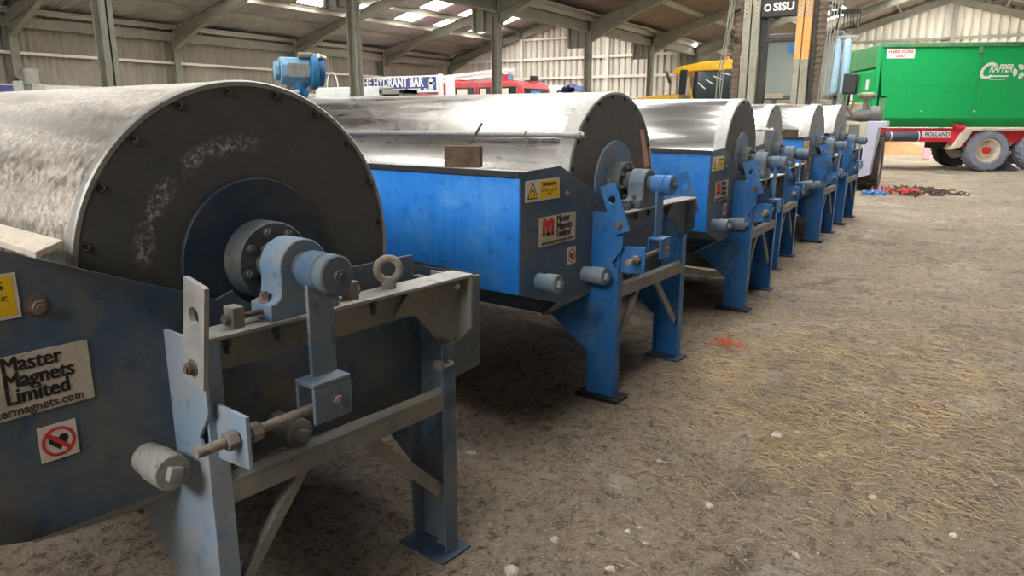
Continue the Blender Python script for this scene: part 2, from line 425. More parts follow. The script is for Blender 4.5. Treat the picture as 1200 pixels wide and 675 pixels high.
# frames
def ibeam_col(m, x, y, w, d, z1):
    m.box(x-w/2, x-w/2+.02, y-d/2, y+d/2, -.1, z1); m.box(x+w/2-.02, x+w/2, y-d/2, y+d/2, -.1, z1); m.box(x-w/2, x+w/2, y-.01, y+.01, -.1, z1); return m
def slope_beam(m, y, xa, za, xb, zb, dep, w=.16):
    for (t0, t1, ww) in ((0, .02, w), (.02, dep-.02, .02), (dep-.02, dep, w)):
        m.prism([(xa, y-ww/2, za-t0), (xb, y-ww/2, zb-t0), (xb, y-ww/2, zb-t1), (xa, y-ww/2, za-t1)], (0, ww, 0))
    return m
def haunch(m, y, xa, za, xb, zb, dep, dep2, w=.16):
    m.prism([(xa, y-.012, za-dep), (xb, y-.012, zb-dep), (xa, y-.012, za-dep-dep2)], (0, .024, 0))
    m.prism([(xa, y-w/2, za-dep-dep2), (xb, y-w/2, zb-dep), (xb, y-w/2, zb-dep-.02), (xa, y-w/2, za-dep-dep2-.02)], (0, w, 0)); return m
dz = .16
for y in FR:
    trim(ibeam_col(MB(), XL+.12, y, .26, .2, ZL-.1))
    trim(ibeam_col(MB(), XV, y, .17, .16, ZL-.05))
    m = slope_beam(MB(), y, XL, ZL-dz, XLR, ZLR-dz, .30); haunch(m, y, XL+.25, ZL-dz+.06, XL+1.7, roof_plane(XL+1.7, 'L1')-dz, .3, .28); trim(m)
    m = slope_beam(MB(), y, XLR, ZLR-dz, XV, ZL-dz, .30)
    m.box(XV-.60, XV-.10, y-.012, y+.012, 3.38, ZL-dz); m.box(XV-.60, XV-.55, y-.08, y+.08, 3.38, ZL-.1); m.box(XV-.34, XV-.29, y-.08, y+.08, 3.38, ZL-.1); trim(m)
    m = slope_beam(MB(), y, XV, ZL-dz, XRR, ZRR-dz, .30); haunch(m, y, XV+.10, ZL-dz+.03, XV+1.3, roof_plane(XV+1.3, 'R1')-dz, .3, .22); trim(m)
    m = slope_beam(MB(), y, XRR, ZRR-dz, XR, ZL-dz, .30); haunch(m, y, XR-.13, ZL-dz, XR-1.9, roof_plane(XR-1.9, 'R2')-dz, .3, .4); trim(m)
    trim(ibeam_col(MB(), XR-.12, y, .26, .2, ZL-.1))
for y in (32.4, 36.9):
    m = slope_beam(MB(), y, XV, ZL-dz, XRR, ZRR-dz, .30); trim(m)
    m = slope_beam(MB(), y, XRR, ZRR-dz, XR, ZL-dz, .30); trim(m)
    trim(ibeam_col(MB(), XR-.12, y, .26, .2, ZL-.1))
# valley beam, eaves beams, gutters
m = MB(); m.box(XV-.09, XV+.09, Y0, Y1, 4.03, 4.05); m.box(XV-.09, XV+.09, Y0, Y1, 3.78, 3.80); m.box(XV-.01, XV+.01, Y0, Y1, 3.8, 4.03); trim(m)
m = MB(); m.box(XV+.12, XV+.42, Y0, Y2, 4.14, 4.17); m.box(XV+.14, XV+.17, Y0, Y2, 4.02, 4.14); trim(m, 'purlin')
m = MB(); m.box(XL+.1, XL+.16, Y0, Y1, 3.72, 3.98); trim(m)
m = MB(); m.box(XL+.05, XL+.4, Y0, Y1, 4.12, 4.16); m.box(XL+.3, XL+.33, Y0, Y1, 4.03, 4.12); trim(m, 'purlin')
trim(MB().box(XL+.02, XL+.09, Y0, Y1, 3.08, 3.15), 'girt_white')
trim(MB().box(XL+.02, XL+.12, Y0, Y1, 2.25, 2.36), 'girt_white')
for side, xs, y1 in (('L1', (-18.95, -17.82, -16.68, -15.5), Y1), ('L2', (-13.9, -12.3, -10.9, -9.8), Y1), ('R1', (-7.4, -6.0, -4.6, -3.0, -1.5), Y2), ('R2', (-.9, .8, 2.8, 4.6, 6.0), Y2)):
    for x in xs:
        z = roof_plane(x, side)-.03
        m = MB(); m.box(x-.02, x+.04, Y0, y1, z-.02, z); m.box(x-.02, x-.005, Y0, y1, z-.13, z-.02); m.box(x-.02, x+.04, Y0, y1, z-.145, z-.13); trim(m, 'purlin')
# gable rails and posts
for z in (2.25, 3.12, 3.9):
    trim(MB().box(XL+.2, XV-.1, Y1-.07, Y1+.03, z-.05, z+.05), 'girt_white')
trim(MB().box(-17.6, -11.9, Y1-.07, Y1+.03, 4.66, 4.74), 'girt_white')
for x in (-16.6, -12.6):
    trim(MB().box(x-.06, x+.06, Y1-.16, Y1, 0, roof_plane(x, 'L1' if x < XLR else 'L2')-.1), 'girt_white')
for z in (2.2, 3.5, 4.75):
    trim(MB().box(XV+.2, XR-.2, Y2-.07, Y2+.03, z-.05, z+.05), 'steel_grey')
for x in (-5., -.95, 3.):
    trim(MB().box(x-.09, x+.09, Y2-.2, Y2, 0, roof_plane(x, 'R1' if x < XRR else 'R2')-.1), 'steel_grey')

# ------------------------------------------------------------------ magnetic drum separators
YC, ZC, R = .347, 1.199, .505
XF, XB = -.22, -3.0
XM = XF+XB
def arc(cy, cz, r, a0, a1, n): return [(cy+r*cos(a0+(a1-a0)*i/n), cz+r*sin(a0+(a1-a0)*i/n)) for i in range(n+1)]
def hexbolt(m, p, d, r, h, washer=True):
    p, d = Vector(p), Vector(d)
    if washer: m.cyl(p, p+d*h*.2, r*1.35, n=16)
    m.cyl(p+d*h*.15, p+d*h, r, n=6); m.cyl(p+d*h, p+d*h*1.35, r*.55, n=10); return m

def separator(label, pos, yaw, pit, rol, st):
    T = thing('magnetic_drum_separator', label, 'machine', pos, (pit, -rol, -yaw), 'row of blue drum separators')
    P = lambda mb, name, mat, parent=T, bevel=0., **k: mb.build(name, mat, parent, bevel, **k)
    near = st.get('near', False); leg = st['leg']; flg = st['flange']; end = st['end']
    # --- drum
    sh = MB().lathe((0, YC, ZC), (1, 0, 0), [(XB, .2), (XB, R-.006), (XB+.02, R), (XF-.02, R), (XF-.006, R), (XF-.006, .2)], 128)
    bw = .03 if near else .095
    drum = P(sh, 'drum_shell', st['drum'], smooth=30)
    P(MB().lathe((0, YC, ZC), (1, 0, 0), [(XF-bw, R-.002), (XF-bw, R+.0025), (XF-.004, R+.0025), (XF+.001, R-.002), (XF+.001, R-.014), (XF-.01, R-.014)], 128, closed=True), 'drum_rim', 'rim', drum, smooth=30)
    face = P(MB().lathe((0, YC, ZC), (1, 0, 0), [(XF-.02, R-.013), (XF, R-.013), (XF, .0)], 96), 'drum_end_face', st['face'], smooth=30)
    for i in range(20):
        a = 2*PI*(i+.35)/20; y, z = YC+.478*cos(a), ZC+.478*sin(a)
        if z < 1.0: continue
        m = MB().lathe((XF, y, z), (1, 0, 0), [(-.002, .0125), (.005, .0125), (.006, .010), (.002, .009), (.002, .006), (.006, .0055), (.007, 0)], 18)
        rb = P(m, 'rim_bolt', 'black', face, smooth=30)
        if near:
            rb.data.materials.append(M['rod'])
            for q in range(36, 72): rb.data.polygons[q].material_index = 1
    P(MB().lathe((0, YC, ZC), (1, 0, 0), [(XF-.01, .235), (XF+.010, .235), (XF+.013, .232), (XF+.013, .0)], 72), 'hub_disc', 'disc_dark' if near else st['disc'], smooth=30)
    hub = P(MB().lathe((0, YC, ZC), (1, 0, 0), [(XF, .115), (-.135, .115), (-.130, .111), (-.130, .0)], 56), 'hub_flange', 'dark_steel', smooth=30)
    for i in range(8):
        a = 2*PI*(i+.3)/8
        P(hexbolt(MB(), (-.131, YC+.09*cos(a), ZC+.09*sin(a)), (1, 0, 0), .0125, .018), 'hub_bolt', 'dark_steel', hub)
    P(MB().lathe((0, YC, ZC), (1, 0, 0), [(-.14, .062), (-.105, .062), (-.10, .058), (-.10, .045), (.04, .045)], 40), 'shaft', 'dark_steel', smooth=30)
    # --- bearing housing
    prof = [(.232, 1.066), (.232, 1.112), (.262, 1.116)]+arc(YC, ZC+.002, .078, PI+.35, -.35, 20)[0:]+[(.432, 1.116), (.462, 1.112), (.462, 1.066)]
    prof = [(.232, 1.066), (.232, 1.112), (.255, 1.118), (.266, 1.13)]+arc(YC, ZC+.002, .079, PI+.25, -.25, 22)+[(.428, 1.13), (.439, 1.118), (.462, 1.112), (.462, 1.066)]
    bh = P(MB().prx(-.088, .096, prof), 'bearing_housing', st['bearing'], bevel=.004, smooth=35)
    for y in (.247, .447):
        P(hexbolt(MB(), (-.04, y, 1.113), (0, 0, 1), .014, .022), 'bearing_bolt', 'rust', bh)
    for y, s in ((.150, 1), (.535, -1)):
        b = P(MB().box(-.058, -.012, y-.017, y+.017, 1.064, 1.122), 'adjuster_block', st['flange'], bevel=.003)
        P(MB().cyl((-.035, y+s*.01, 1.09), (-.035, y+s*.085, 1.09), .008, n=12).cyl((-.035, y-s*.018, 1.09), (-.035, y-s*.032, 1.09), .014, n=6), 'adjuster_screw', 'rust', b)
    # --- lever: cap, arm, clevis, rod
    cap = P(MB().lathe((0, YC, ZC-.003), (1, 0, 0), [(.035, .052), (.04, .055), (.104, .055), (.109, .050), (.113, .050), (.115, .055), (.148, .055), (.152, .050), (.152, 0)], 44), 'lever_hub', st.get('hub', st['lever']), smooth=30)
    P(hexbolt(MB(), (.152, YC, ZC-.003), (1, 0, 0), .017, .016, False), 'hub_cap_bolt', 'dark_steel', cap)
    P(MB().prx(.068, .014, [(.300, 1.17), (.300, .885), (.383, .862), (.383, 1.16)]), 'lever_arm', st['lever'], bevel=.002)
    cl = MB().box(.05, .135, .262, .388, .892, .906); cl.box(.05, .062, .262, .388, .80, .892); cl.box(.123, .135, .262, .388, .79, .892)
    clv = P(cl, 'clevis', st['lever'], bevel=.003)
    P(hexbolt(MB(), (.135, .335, .845), (1, 0, 0), .013, .014), 'clevis_pin', 'rust', clv)
    rodm = MB().cyl((.094, -.055, .817), (.094, .335, .826), .0135, n=20)
    rod = P(rodm, 'threaded_rod', 'rod', smooth=40)
    for y in (.022, .088):
        P(MB().cyl((.094, y, .818), (.094, y+.03, .819), .026, n=6), 'rod_nut', 'rod', rod, bevel=.003)
    # --- front bracket carrying the rod
    P(MB().pry(.055, .012, [(-.14, .722), (.138, .742), (.138, .885), (.0, .885), (-.14, .765)]), 'rod_bracket', leg, bevel=.002)
    # --- legs
    m = MB().pry(.024, .011, [(-.182, 1.062), (.018, 1.062), (.018, .872), (-.04, .79), (-.012, .752), (-.008, 0.), (-.172, 0.), (-.172, .247), (-.43, .433), (-.43, .6), (-.182, .6)])
    m.box(-.013, -.004, .0245, .085, 0, .76); m.box(-.013, -.004, .035, .085, .76, 1.05); m.box(-.182, -.172, .0245, .085, 0, 1.06)
    nl = P(m, 'leg', leg, bevel=.002)
    P(MB().box(-.225, .045, -.03, .115, -.02, .014), 'foot_plate', 'black', nl, bevel=.003)
    m = MB().pry(.954, .011, [(-.182, 1.05), (-.072, 1.05), (-.072, .84), (-.008, .83), (-.008, 0.), (-.172, 0.), (-.172, .247), (-.43, .433), (-.43, .6), (-.182, .6)])
    m.box(-.013, -.004, .90, .964, 0, .83); m.box(-.182, -.172, .90, .964, 0, 1.05)
    m.pry(.93, .01, [(-.02, .014), (-.02, .1), (-.09, .014)])
    fl = P(m, 'leg', st['legfar'], bevel=.002)
    P(MB().box(-.21, .03, .85, 1.0, -.02, .014), 'foot_plate', 'cap_blue', fl, bevel=.003)
    # --- bearing deck with its skirt, end gusset
    deck = P(MB().box(-.085, .018, .03, 1.04, 1.055, 1.066), 'bearing_deck', st['deck'], bevel=.002)
    P(MB().box(-.075, -.066, .036, 1.03, .945, 1.055), 'deck_skirt', flg, bevel=.001)
    for y in (.12, .27, .43, .62):
        P(MB().cyl((-.03, y, 1.055), (-.03, y, 1.02), .012, n=6).cyl((-.03, y, 1.03), (-.03, y, 1.0), .008, n=8), 'deck_bolt', 'dark_steel', deck)
    m = MB().pry(1.026, .010, [(.018, 1.055), (.018, .872), (-.065, .788), (-.18, .788), (-.18, 1.055)])
    m.prx(-.050, .008, [(.80, 1.055), (.715, .965), (.815, .950), (.955, .80), (.975, .80), (1.03, .85), (1.03, 1.055)])
    P(m, 'end_gusset', flg, bevel=.002)
    P(hexbolt(MB(), (-.0, .972, 1.03), (1, 0, 0), .010, .01), 'gusset_bolt', 'grey_dust', deck) if near else None
    # --- lower beam and braces
    m = MB().box(-.055, -.004, .085, .955, .645, .656); m.box(-.015, -.004, .085, .955, .588, .645)
    P(m, 'cross_beam', st['beam'], bevel=.002)
    P(MB().bar((-.03, .325, .60), (-.03, .055, .27), .034, .03, (1, 0, 0)), 'brace', st['beam'], bevel=.001)
    P(MB().bar((-.03, .56, .60), (-.03, .90, .265), .046, .014, (1, 0, 0)), 'brace', st['beam'], bevel=.001)
    m = MB()                                   # welded clip on the far leg
    m.torus((.0, .905, .765), (0, 0, 1), .026, .007, 18, 8)
    P(m.box(-.02, .02, .87, .89, .75, .778), 'pipe_clip', 'rod', fl) if near else None
    # --- tank
    tb = st.get('tb', 1.06)
    pl = [(-.665, .722), (-.34, .618), (.98, .586), (tb, .62), (tb, .995), (.93, 1.0), (.93, 1.128)]
    pl += [(.51, 1.128)]+[(y, z) for y, z in arc(YC, ZC, .135, -.55, -PI+.55, 12)]+[(.18, 1.112), (.05, 1.168), (-.319, 1.324), (-.665, 1.312)]
    ep = P(MB().prx(-.18, .010, pl), 'tank_end_plate', end, bevel=.0015)
    back = [(YC*2-.0-y, z) for y, z in pl]
    P(MB().prx(XM+.17, .010, pl), 'tank_end_plate', 'blue_grime', bevel=.0015)
    P(MB().box(XM+.175, -.172, -.673, -.664, .722, 1.306), 'tank_front_panel', st['front'], bevel=.0015)
    m = MB()
    for (a, b), (c, d) in zip(pl[:4], pl[1:5]):
        m.prism([(XM+.175, a, b), (XM+.175, c, d), (XM+.175, c, d+.008), (XM+.175, a+.006, b+.008)], (-XM-.35, 0, 0))
    m.box(XM+.175, -.175, tb-.008, tb, .62, .99)
    P(m, 'tank_hopper', 'blue_grime')
    P(MB().box(XM+.17, -.168, -.680, -.60, 1.306, 1.314), 'tank_top_flange', 'grey_dust', bevel=.001)
    P(MB().box(XM+.175, -.168, -.684, -.674, 1.284, 1.315), 'rubber_edge_strip', 'black_rubber', bevel=.002)
    m = MB()
    for y in (.012, .966):
        m.box(XM+.43, -.425, y, y+.011, .433, .60)
    P(m, 'base_rail', 'blue_grime')
    P(MB().prism([(-.171, -.34, .612), (-.171, .02, .60), (-.46, .02, .428), (-.47, -.02, .430)], (.004, 0, .010)), 'corner_plate', 'beam', bevel=.001)
    for (y, z, x1) in ((-.055, .725, -.035), (-.505, .762, -.05), (.335, .685, -.05)):
        s = P(MB().lathe((0, y, z), (1, 0, 0), [(-.175, .042), (-.12, .042), (-.115, .048), (x1-.004, .048), (x1, .044), (x1, 0)], 40), 'drain_stub', st['stub'] if y < 0 else 'beam', smooth=30)
        a = .45; q = [(cos(a+k*PI/2), sin(a+k*PI/2)) for k in range(4)]
        P(MB().prism([(x1-.001, y+u*.026, z+w*.026) for u, w in q], (.022, 0, 0)), 'plug_square', st['stub'] if y < 0 else 'beam', s, bevel=.003)
    P(hexbolt(MB(), (-.170, -.255, 1.182), (1, 0, 0), .0145, .016), 'plate_bolt', 'rust', ep)
    if near: P(MB().lathe((-.1705, -.255, 1.182), (1, 0, 0), [(0, .03), (.0015, .027), (.002, 0)], 20), 'rust_ring', 'wood', ep)
    # --- plates and stickers
    X = -.169; sw = st.get('sw', 0)
    w = P(MB().box(X-.001, X+.0015, -.63+sw, -.327+sw, 1.165, 1.268), 'warning_label', 'sticker', ep)
    P(MB().box(X+.0014, X+.0022, -.505+sw, -.335+sw, 1.172, 1.261), 'yellow_field', 'yellow_label', w)
    tri = lambda r, cy=-.567+sw, cz=1.205: [(cy+r*1.0*cos(PI/2+k*2*PI/3), cz+r*1.0*sin(PI/2+k*2*PI/3)) for k in range(3)]
    P(MB().prx(X+.0015, .0006, tri(.055)), 'hazard_triangle', 'ink', w); P(MB().prx(X+.002, .0006, tri(.043)), 'hazard_triangle', 'yellow_label', w)
    hs = MB().prx(X+.0025, .0005, arc(-.567+sw, 1.207, .014, 0, PI, 10)+arc(-.567+sw, 1.207, .008, PI, 0, 10)); hs.box(X+.0025, X+.003, -.581+sw, -.575+sw, 1.187, 1.207); hs.box(X+.0025, X+.003, -.559+sw, -.553+sw, 1.187, 1.207)
    P(hs, 'magnet_symbol', 'ink', w)
    text('lettering', 'WARNING', .027, (X+.0023, -.42+sw, 1.241), RX, 'ink', w, bold=.0007)
    text('lettering', 'Strong magnetic\nfield', .022, (X+.0023, -.42+sw, 1.205), RX, 'ink' if near else 'amber_ink', w)
    p = P(MB().box(X-.001, X+.002, -.507, -.163, .932, 1.080), 'maker_plaque', 'plaque', ep)
    P(MB().prx(X+.002, .001, [(-.478, .992), (-.478, 1.058), (-.452, 1.072), (-.436, 1.06), (-.42, 1.06), (-.404, 1.072), (-.376, 1.058), (-.376, .992), (-.398, .992), (-.398, 1.03), (-.410, 1.03), (-.410, .992), (-.444, .992), (-.444, 1.03), (-.456, 1.03), (-.456, .992)]), 'red_emblem', 'red_label', p)
    em = MB()
    for a, b in ((-.478, -.456), (-.444, -.410), (-.398, -.376)): em.box(X+.0028, X+.0035, a, b, .984, 1.0)
    P(em, 'emblem_foot', 'ink', p)
    for i, wd in enumerate(('Master', 'Magnets', 'Limited')):
        text('lettering', wd, .052, (X+.0025, -.348, 1.058-.038*i), RX, 'ink', p, bold=.0017, align='LEFT', sx=.86, extrude=.0008)
    text('lettering', 'www.mastermagnets.com', .030, (X+.0025, -.335, .948), RX, 'old_ink', p, offset=.0006, sx=.95)
    s = P(MB().box(X-.001, X+.0015, -.296+st['sy'], -.213+st['sy'], .803, .892), 'prohibition_sticker', 'sticker', ep)
    cy, cz = -.2545+st['sy'], .847
    hb = MB(); hp = [(cy+.022*(16*sin(t)**3)/16, cz+.022*(13*cos(t)-5*cos(2*t)-2*cos(3*t)-cos(4*t))/16) for t in [2*PI*i/28 for i in range(28)]]
    P(hb.prx(X+.0015, .0006, hp), 'heart_symbol', 'ink', s)
    rg = MB().lathe((X+.0015, cy, cz), (1, 0, 0), [(0, .030), (.0012, .030), (.0012, .037), (0, .037)], 36, closed=True)
    rg.prx(X+.0021, .0006, [(cy-.026, cz+.019), (cy-.019, cz+.026), (cy+.026, cz-.019), (cy+.019, cz-.026)])
    P(rg, 'red_ring', 'red_label', s)
    # --- lifting lug on the near leg
    t = st['lug']; piv = Vector((.015, .0, .985))
    def lug(piv, t, L0=-.025, L1=.245, y=.012, wdt=.047, nm='lifting_lug', mat=leg):
        ca, sa = cos(t), sin(t)
        f = lambda u, v: (piv.x+u*ca+v*sa, piv.z-u*sa+v*ca)
        m = MB(); out = [f(-wdt, L0), f(wdt, L0), f(wdt, L1), f(-wdt, L1)]
        c = [f(.022*cos(k*PI/8+.1), .16+.022*sin(k*PI/8+.1)) for k in range(16)]
        # plate with a round hole, bridged rings
        ring = []
        for k in range(16):
            a = k*PI/8+.1; dx, dz_ = cos(a), sin(a); sc_ = min(wdt/max(abs(dx), 1e-6), (L1-.16 if dz_ > 0 else .16-L0)/max(abs(dz_), 1e-6))
            ring.append(f(dx*sc_, .16+dz_*sc_))
        corners = [f(wdt, L1), f(-wdt, L1), f(-wdt, L0), f(wdt, L0)]
        vs = []; n = 16
        for yy in (piv.y+y, piv.y+y-.013):
            vs += [(a, yy, b) for a, b in c]+[(a, yy, b) for a, b in ring]+[(a, yy, b) for a, b in corners]
        fs = []
        S = 2*n+4
        def corner_between(k):
            a0 = k*PI/8+.1; a1 = (k+1)*PI/8+.1
            for ci, (cx_, cz_) in enumerate(((wdt, L1-.16), (-wdt, L1-.16), (-wdt, L0-.16), (wdt, L0-.16))):
                a = math.atan2(cz_, cx_) % (2*PI)
                if a0 <= a < a1 or a0 <= a+2*PI < a1: return ci
            return None
        for b in (0, S):
            for k in range(n):
                k2 = (k+1) % n; ci = corner_between(k)
                fs.append((b+k, b+k2, b+n+k2)+((b+2*n+ci,) if ci is not None else ())+(b+n+k,))
        for k in range(n):
            k2 = (k+1) % n; ci = corner_between(k)
            fs.append((k, k2, S+k2, S+k))
            if ci is None: fs.append((n+k, n+k2, S+n+k2, S+n+k))
            else: fs += [(n+k, 2*n+ci, S+2*n+ci, S+n+k), (2*n+ci, n+k2, S+n+k2, S+2*n+ci)]
        m.add(vs, fs)
        l = P(m, nm, mat, bevel=0)
        bx, bz = f(0, .02)
        P(hexbolt(MB(), (bx, piv.y+y-.013, bz), (0, -1, 0), .016, .017), 'lug_bolt', 'rust', l)
        return l
    lug(piv, t, mat=st.get('lugmat', leg))
    if st.get('farlug'):
        lug(Vector((-.02, 1.055, .985)), rad(-22), mat='blue')
    # --- plain frame at the far end of the drum (mostly out of sight)
    for y in (.024, .954):
        m = MB().pry(y, .011, [(XM+.182, 1.05), (XM+.008, 1.05), (XM+.008, 0), (XM+.172, 0), (XM+.172, .247), (XM+.43, .433), (XM+.43, .6), (XM+.182, .6)])
        m.box(XM+.004, XM+.013, min(y, y+.05), max(y, y+.05), 0, 1.05)
        l = P(m, 'leg', 'blue'); P(MB().box(XM-.03, XM+.21, y-.06, y+.08, -.02, .014), 'foot_plate', 'black', l)
    P(MB().box(XM-.018, XM+.085, .03, 1.04, 1.055, 1.066), 'bearing_deck', 'grey_dust')
    P(MB().prx(XM-.008, .096, prof), 'bearing_housing', 'blue', bevel=.004)
    P(MB().cyl((XM-.03, YC, ZC), (XB+.01, YC, ZC), .045, n=24), 'shaft', 'dark_steel')
    P(MB().box(XM+.004, XM+.055, .035, .955, .588, .656), 'cross_beam', 'beam')
    return T

def W(T, l):                                    # a point of a machine's own frame in the world
    bpy.context.view_layer.update(); return T.matrix_world @ Vector(l)
base = dict(leg='blue', legfar='blue', flange='blue_dim', end='blue_grime', front='blue_front', deck='grey_dust', beam='beam', lever='blue', hub='pale_blue_dark', bearing='blue_dim', stub='pale_blue', disc='pale_blue', drum='drum_new', face='face_grey', sy=.06, lug=rad(-20))
S1 = dict(base, near=True, leg='blue_dusty', legfar='blue_dim', flange='beam', end='blue_end_old', front='blue_grime', beam='beam', lever='blue_dim', bearing='pale_blue', stub='grey_dust', drum='drum_old', face='face_old', sy=0, sw=.037, lugmat='grey_dust', hub='pale_blue_dark', tb=1.29, lug=rad(11))
m1 = separator('nearest blue drum separator with crusted black drum end and eyebolt on its deck', (-1.575, 1.036, -.010), rad(7.03), -.002, -.002, S1)
m2 = separator('second blue drum separator from the camera, with pipe and brown block along its drum', (-1.529, 3.575, .026), rad(4.468), -.005, -.002, dict(base, drum='drum_mid', face='face', farlug=True, hub='blue', tb=1.29, lug=rad(-21)))
m3 = separator('third blue drum separator, bright banded drum, just behind the one with the pipe', (-1.388, 5.921, .028), rad(.11), -.012, -.012, dict(base, face='face'))
m4 = separator('fourth blue drum separator in the row, a thin bar across its drum', (-1.530, 7.835, .003), rad(-1.26), .001, -.012, dict(base, farlug=False))
m5 = separator('fifth blue drum separator, brown block on its tank, second from the far end', (-1.433, 9.785, .031), rad(1.51), -.003, -.012, dict(base))
m6 = separator('farthest blue drum separator, beside the heavy forklift', (-1.401, 11.576, .043), rad(2.1), -.001, -.008, dict(base))

# loose things on the machines
def on(T, mb, name, mat, **k):
    o = mb.build(name, mat, **k); o.location = T.location; o.rotation_euler = T.rotation_euler; return o
e = MB(); e.torus((-.05, .705, 1.128), (.80, -.6, 0), .036, .0125, 40, 12); e.lathe((-.05, .705, 1.067), (0, 0, 1), [(0, .024), (.02, .024), (.03, .016), (.036, .014)], 24)
tag(on(m1, e, 'lifting_eyebolt', 'rod', smooth=60), 'grey lifting eyebolt standing on the deck of the nearest machine', 'eyebolt')
tag(on(m1, MB().prism([(-2.9, -.305, 1.324), (-2.9, -.25, 1.324+.018), (-2.9, -.25, 1.356), (-2.9, -.305, 1.338)], (2.92, 0, 0)), 'scraper_bar', 'plank', bevel=.002), 'pale flat bar lying along the tank edge of the nearest machine', 'bar')
t = MB().cyl((-.175, -.115, 1.472), (-2.6, -.115, 1.452), .0155, n=20); t.lathe((-.175, -.115, 1.472), (1, 0, 0), [(-.03, .02), (0, .02), (.008, .012), (.02, .012)], 16)
tag(on(m2, t, 'spray_pipe', 'rim'), 'long grey pipe along the front of the second machine drum', 'pipe')
tag(on(m2, MB().prism([(-.65, -.655, 1.315), (-.485, -.575, 1.315), (-.485, -.575, 1.42), (-.65, -.655, 1.42)], (-.02, .05, 0)), 'brown_block', 'wood', bevel=.002), 'brown wooden block standing on the tank edge of the second machine', 'block')
tag(on(m2, MB().cyl((-.535, -.59, 1.43), (-.488, -.55, 1.533), .007, .0055, 8), 'short_stick', 'wood'), 'short dark stick leaning up from the brown block on the second machine', 'stick')
c = MB(); c.torus((-.52, -.115, 1.470), (1, 0, 0), .0205, .0035, 20, 6); c.tube([(-.52, -.13, 1.456), (-.52, -.136, 1.43), (-.515, -.14, 1.41)], .0035, 6); c.tube([(-.50, -.135, 1.452), (-.50, -.14, 1.41)], .0035, 6); c.tube([(-.50, -.135, 1.452), (-.6, -.137, 1.446)], .0035, 6)
tag(on(m2, c, 'wire_clip', 'rod'), 'bent wire clip hooked over the grey pipe on the second machine', 'clip')
lb = MB().prx(XF, .0015, [(.655, 1.491), (.705, 1.498), (.808, 1.268), (.745, 1.255)])
l = lb.build('paper_label', 'pink_label', m2)
t = MB().cyl((-.12, -.185, 1.452), (-1.9, -.185, 1.44), .012, n=14)
for x in (-.15, -.20, -.26): t.cyl((x, -.185, 1.452), (x+.025, -.185, 1.452), .022, n=14)
tag(on(m4, t, 'spray_pipe', 'rim'), 'thin grey bar along the front of the fourth machine drum', 'pipe')
tag(on(m5, MB().prism([(-.43, -.66, 1.315), (-.25, -.60, 1.315), (-.25, -.60, 1.40), (-.43, -.66, 1.40)], (-.02, .05, 0)), 'brown_block', 'wood', bevel=.002), 'brown block standing on the tank edge of the fifth machine', 'block')

# flow transmitter standing between the first two machines
ft = thing('flow_transmitter', 'blue flow transmitter head rising behind the nearest drum', 'instrument', (-2.90, 2.70, gh(-2.9, 2.7)), (0, 0, rad(56)))
M['trans_blue'] = paint('pale blue enamel', srgb(100, 150, 184), srgb(150, 176, 190), .42, .75, .4, 0, 14, dark=srgb(60, 110, 150))
M['trans_dark'] = paint('mid blue enamel', srgb(44, 116, 164), srgb(90, 140, 170), .5, .8, .4, 0, 14, dark=srgb(20, 60, 90))
ft.scale = (.86, .86, .86); zt = 2.115
oc = [(.082*cos(PI/8+k*PI/4), .082*sin(PI/8+k*PI/4)) for k in range(8)]
ft_b = MB().prism([(-.125, a, zt+b) for a, b in oc], (.17, 0, 0)); ft_b.prism([(-.155, a*.72, zt+b*.72) for a, b in oc], (.03, 0, 0))
fb = ft_b.build('housing', 'trans_blue', ft, bevel=.008)
MB().box(-.085, .03, -.0775, -.0765, zt-.035, zt+.04).build('data_label', 'grey_dust', fb)
MB().lathe((0, 0, zt), (1, 0, 0), [(.045, .09), (.05, .102), (.085, .102), (.088, .096), (.088, .085), (.12, .083), (.128, .07), (.128, 0)], 44).build('end_cover', 'trans_dark', ft, smooth=30)
MB().lathe((.01, -.045, zt+.085), (1, 0, 0), [(-.03, .018), (.05, .018), (.05, .01), (.02, .009)], 18).build('cable_gland', 'rod', ft)
m = MB().lathe((-.01, 0, 0), (0, 0, 1), [(1.88, .032), (zt-.10, .032), (zt-.075, .05), (zt-.06, .05)], 24); m.bar((-.06, -.02, zt-.09), (.03, -.02, zt-.13), .02, .03)
m.build('neck', 'trans_dark', ft)
m = MB().lathe((-.01, 0, 0), (0, 0, 1), [(.02, .05), (1.88, .05)], 24); m.lathe((-.01, 0, 0), (0, 0, 1), [(0, .13), (.02, .13)], 24); m.lathe((-.01, 0, 0), (0, 0, 1), [(1.82, .085), (1.90, .085)], 24)
m.build('stand_pipe', 'blue', ft)
m = MB(); m.tube([(-.13, -.02, zt-.11), (-.08, -.05, zt-.12), (-.03, -.05, zt-.115)], .010, 8); m.build('strap', 'white', ft); m = MB(); m.tube([(.09, -.06, zt+.085), (.13, -.03, zt+.075), (.135, .0, zt+.05)], .016, 8); m.build('strap', 'white', ft)

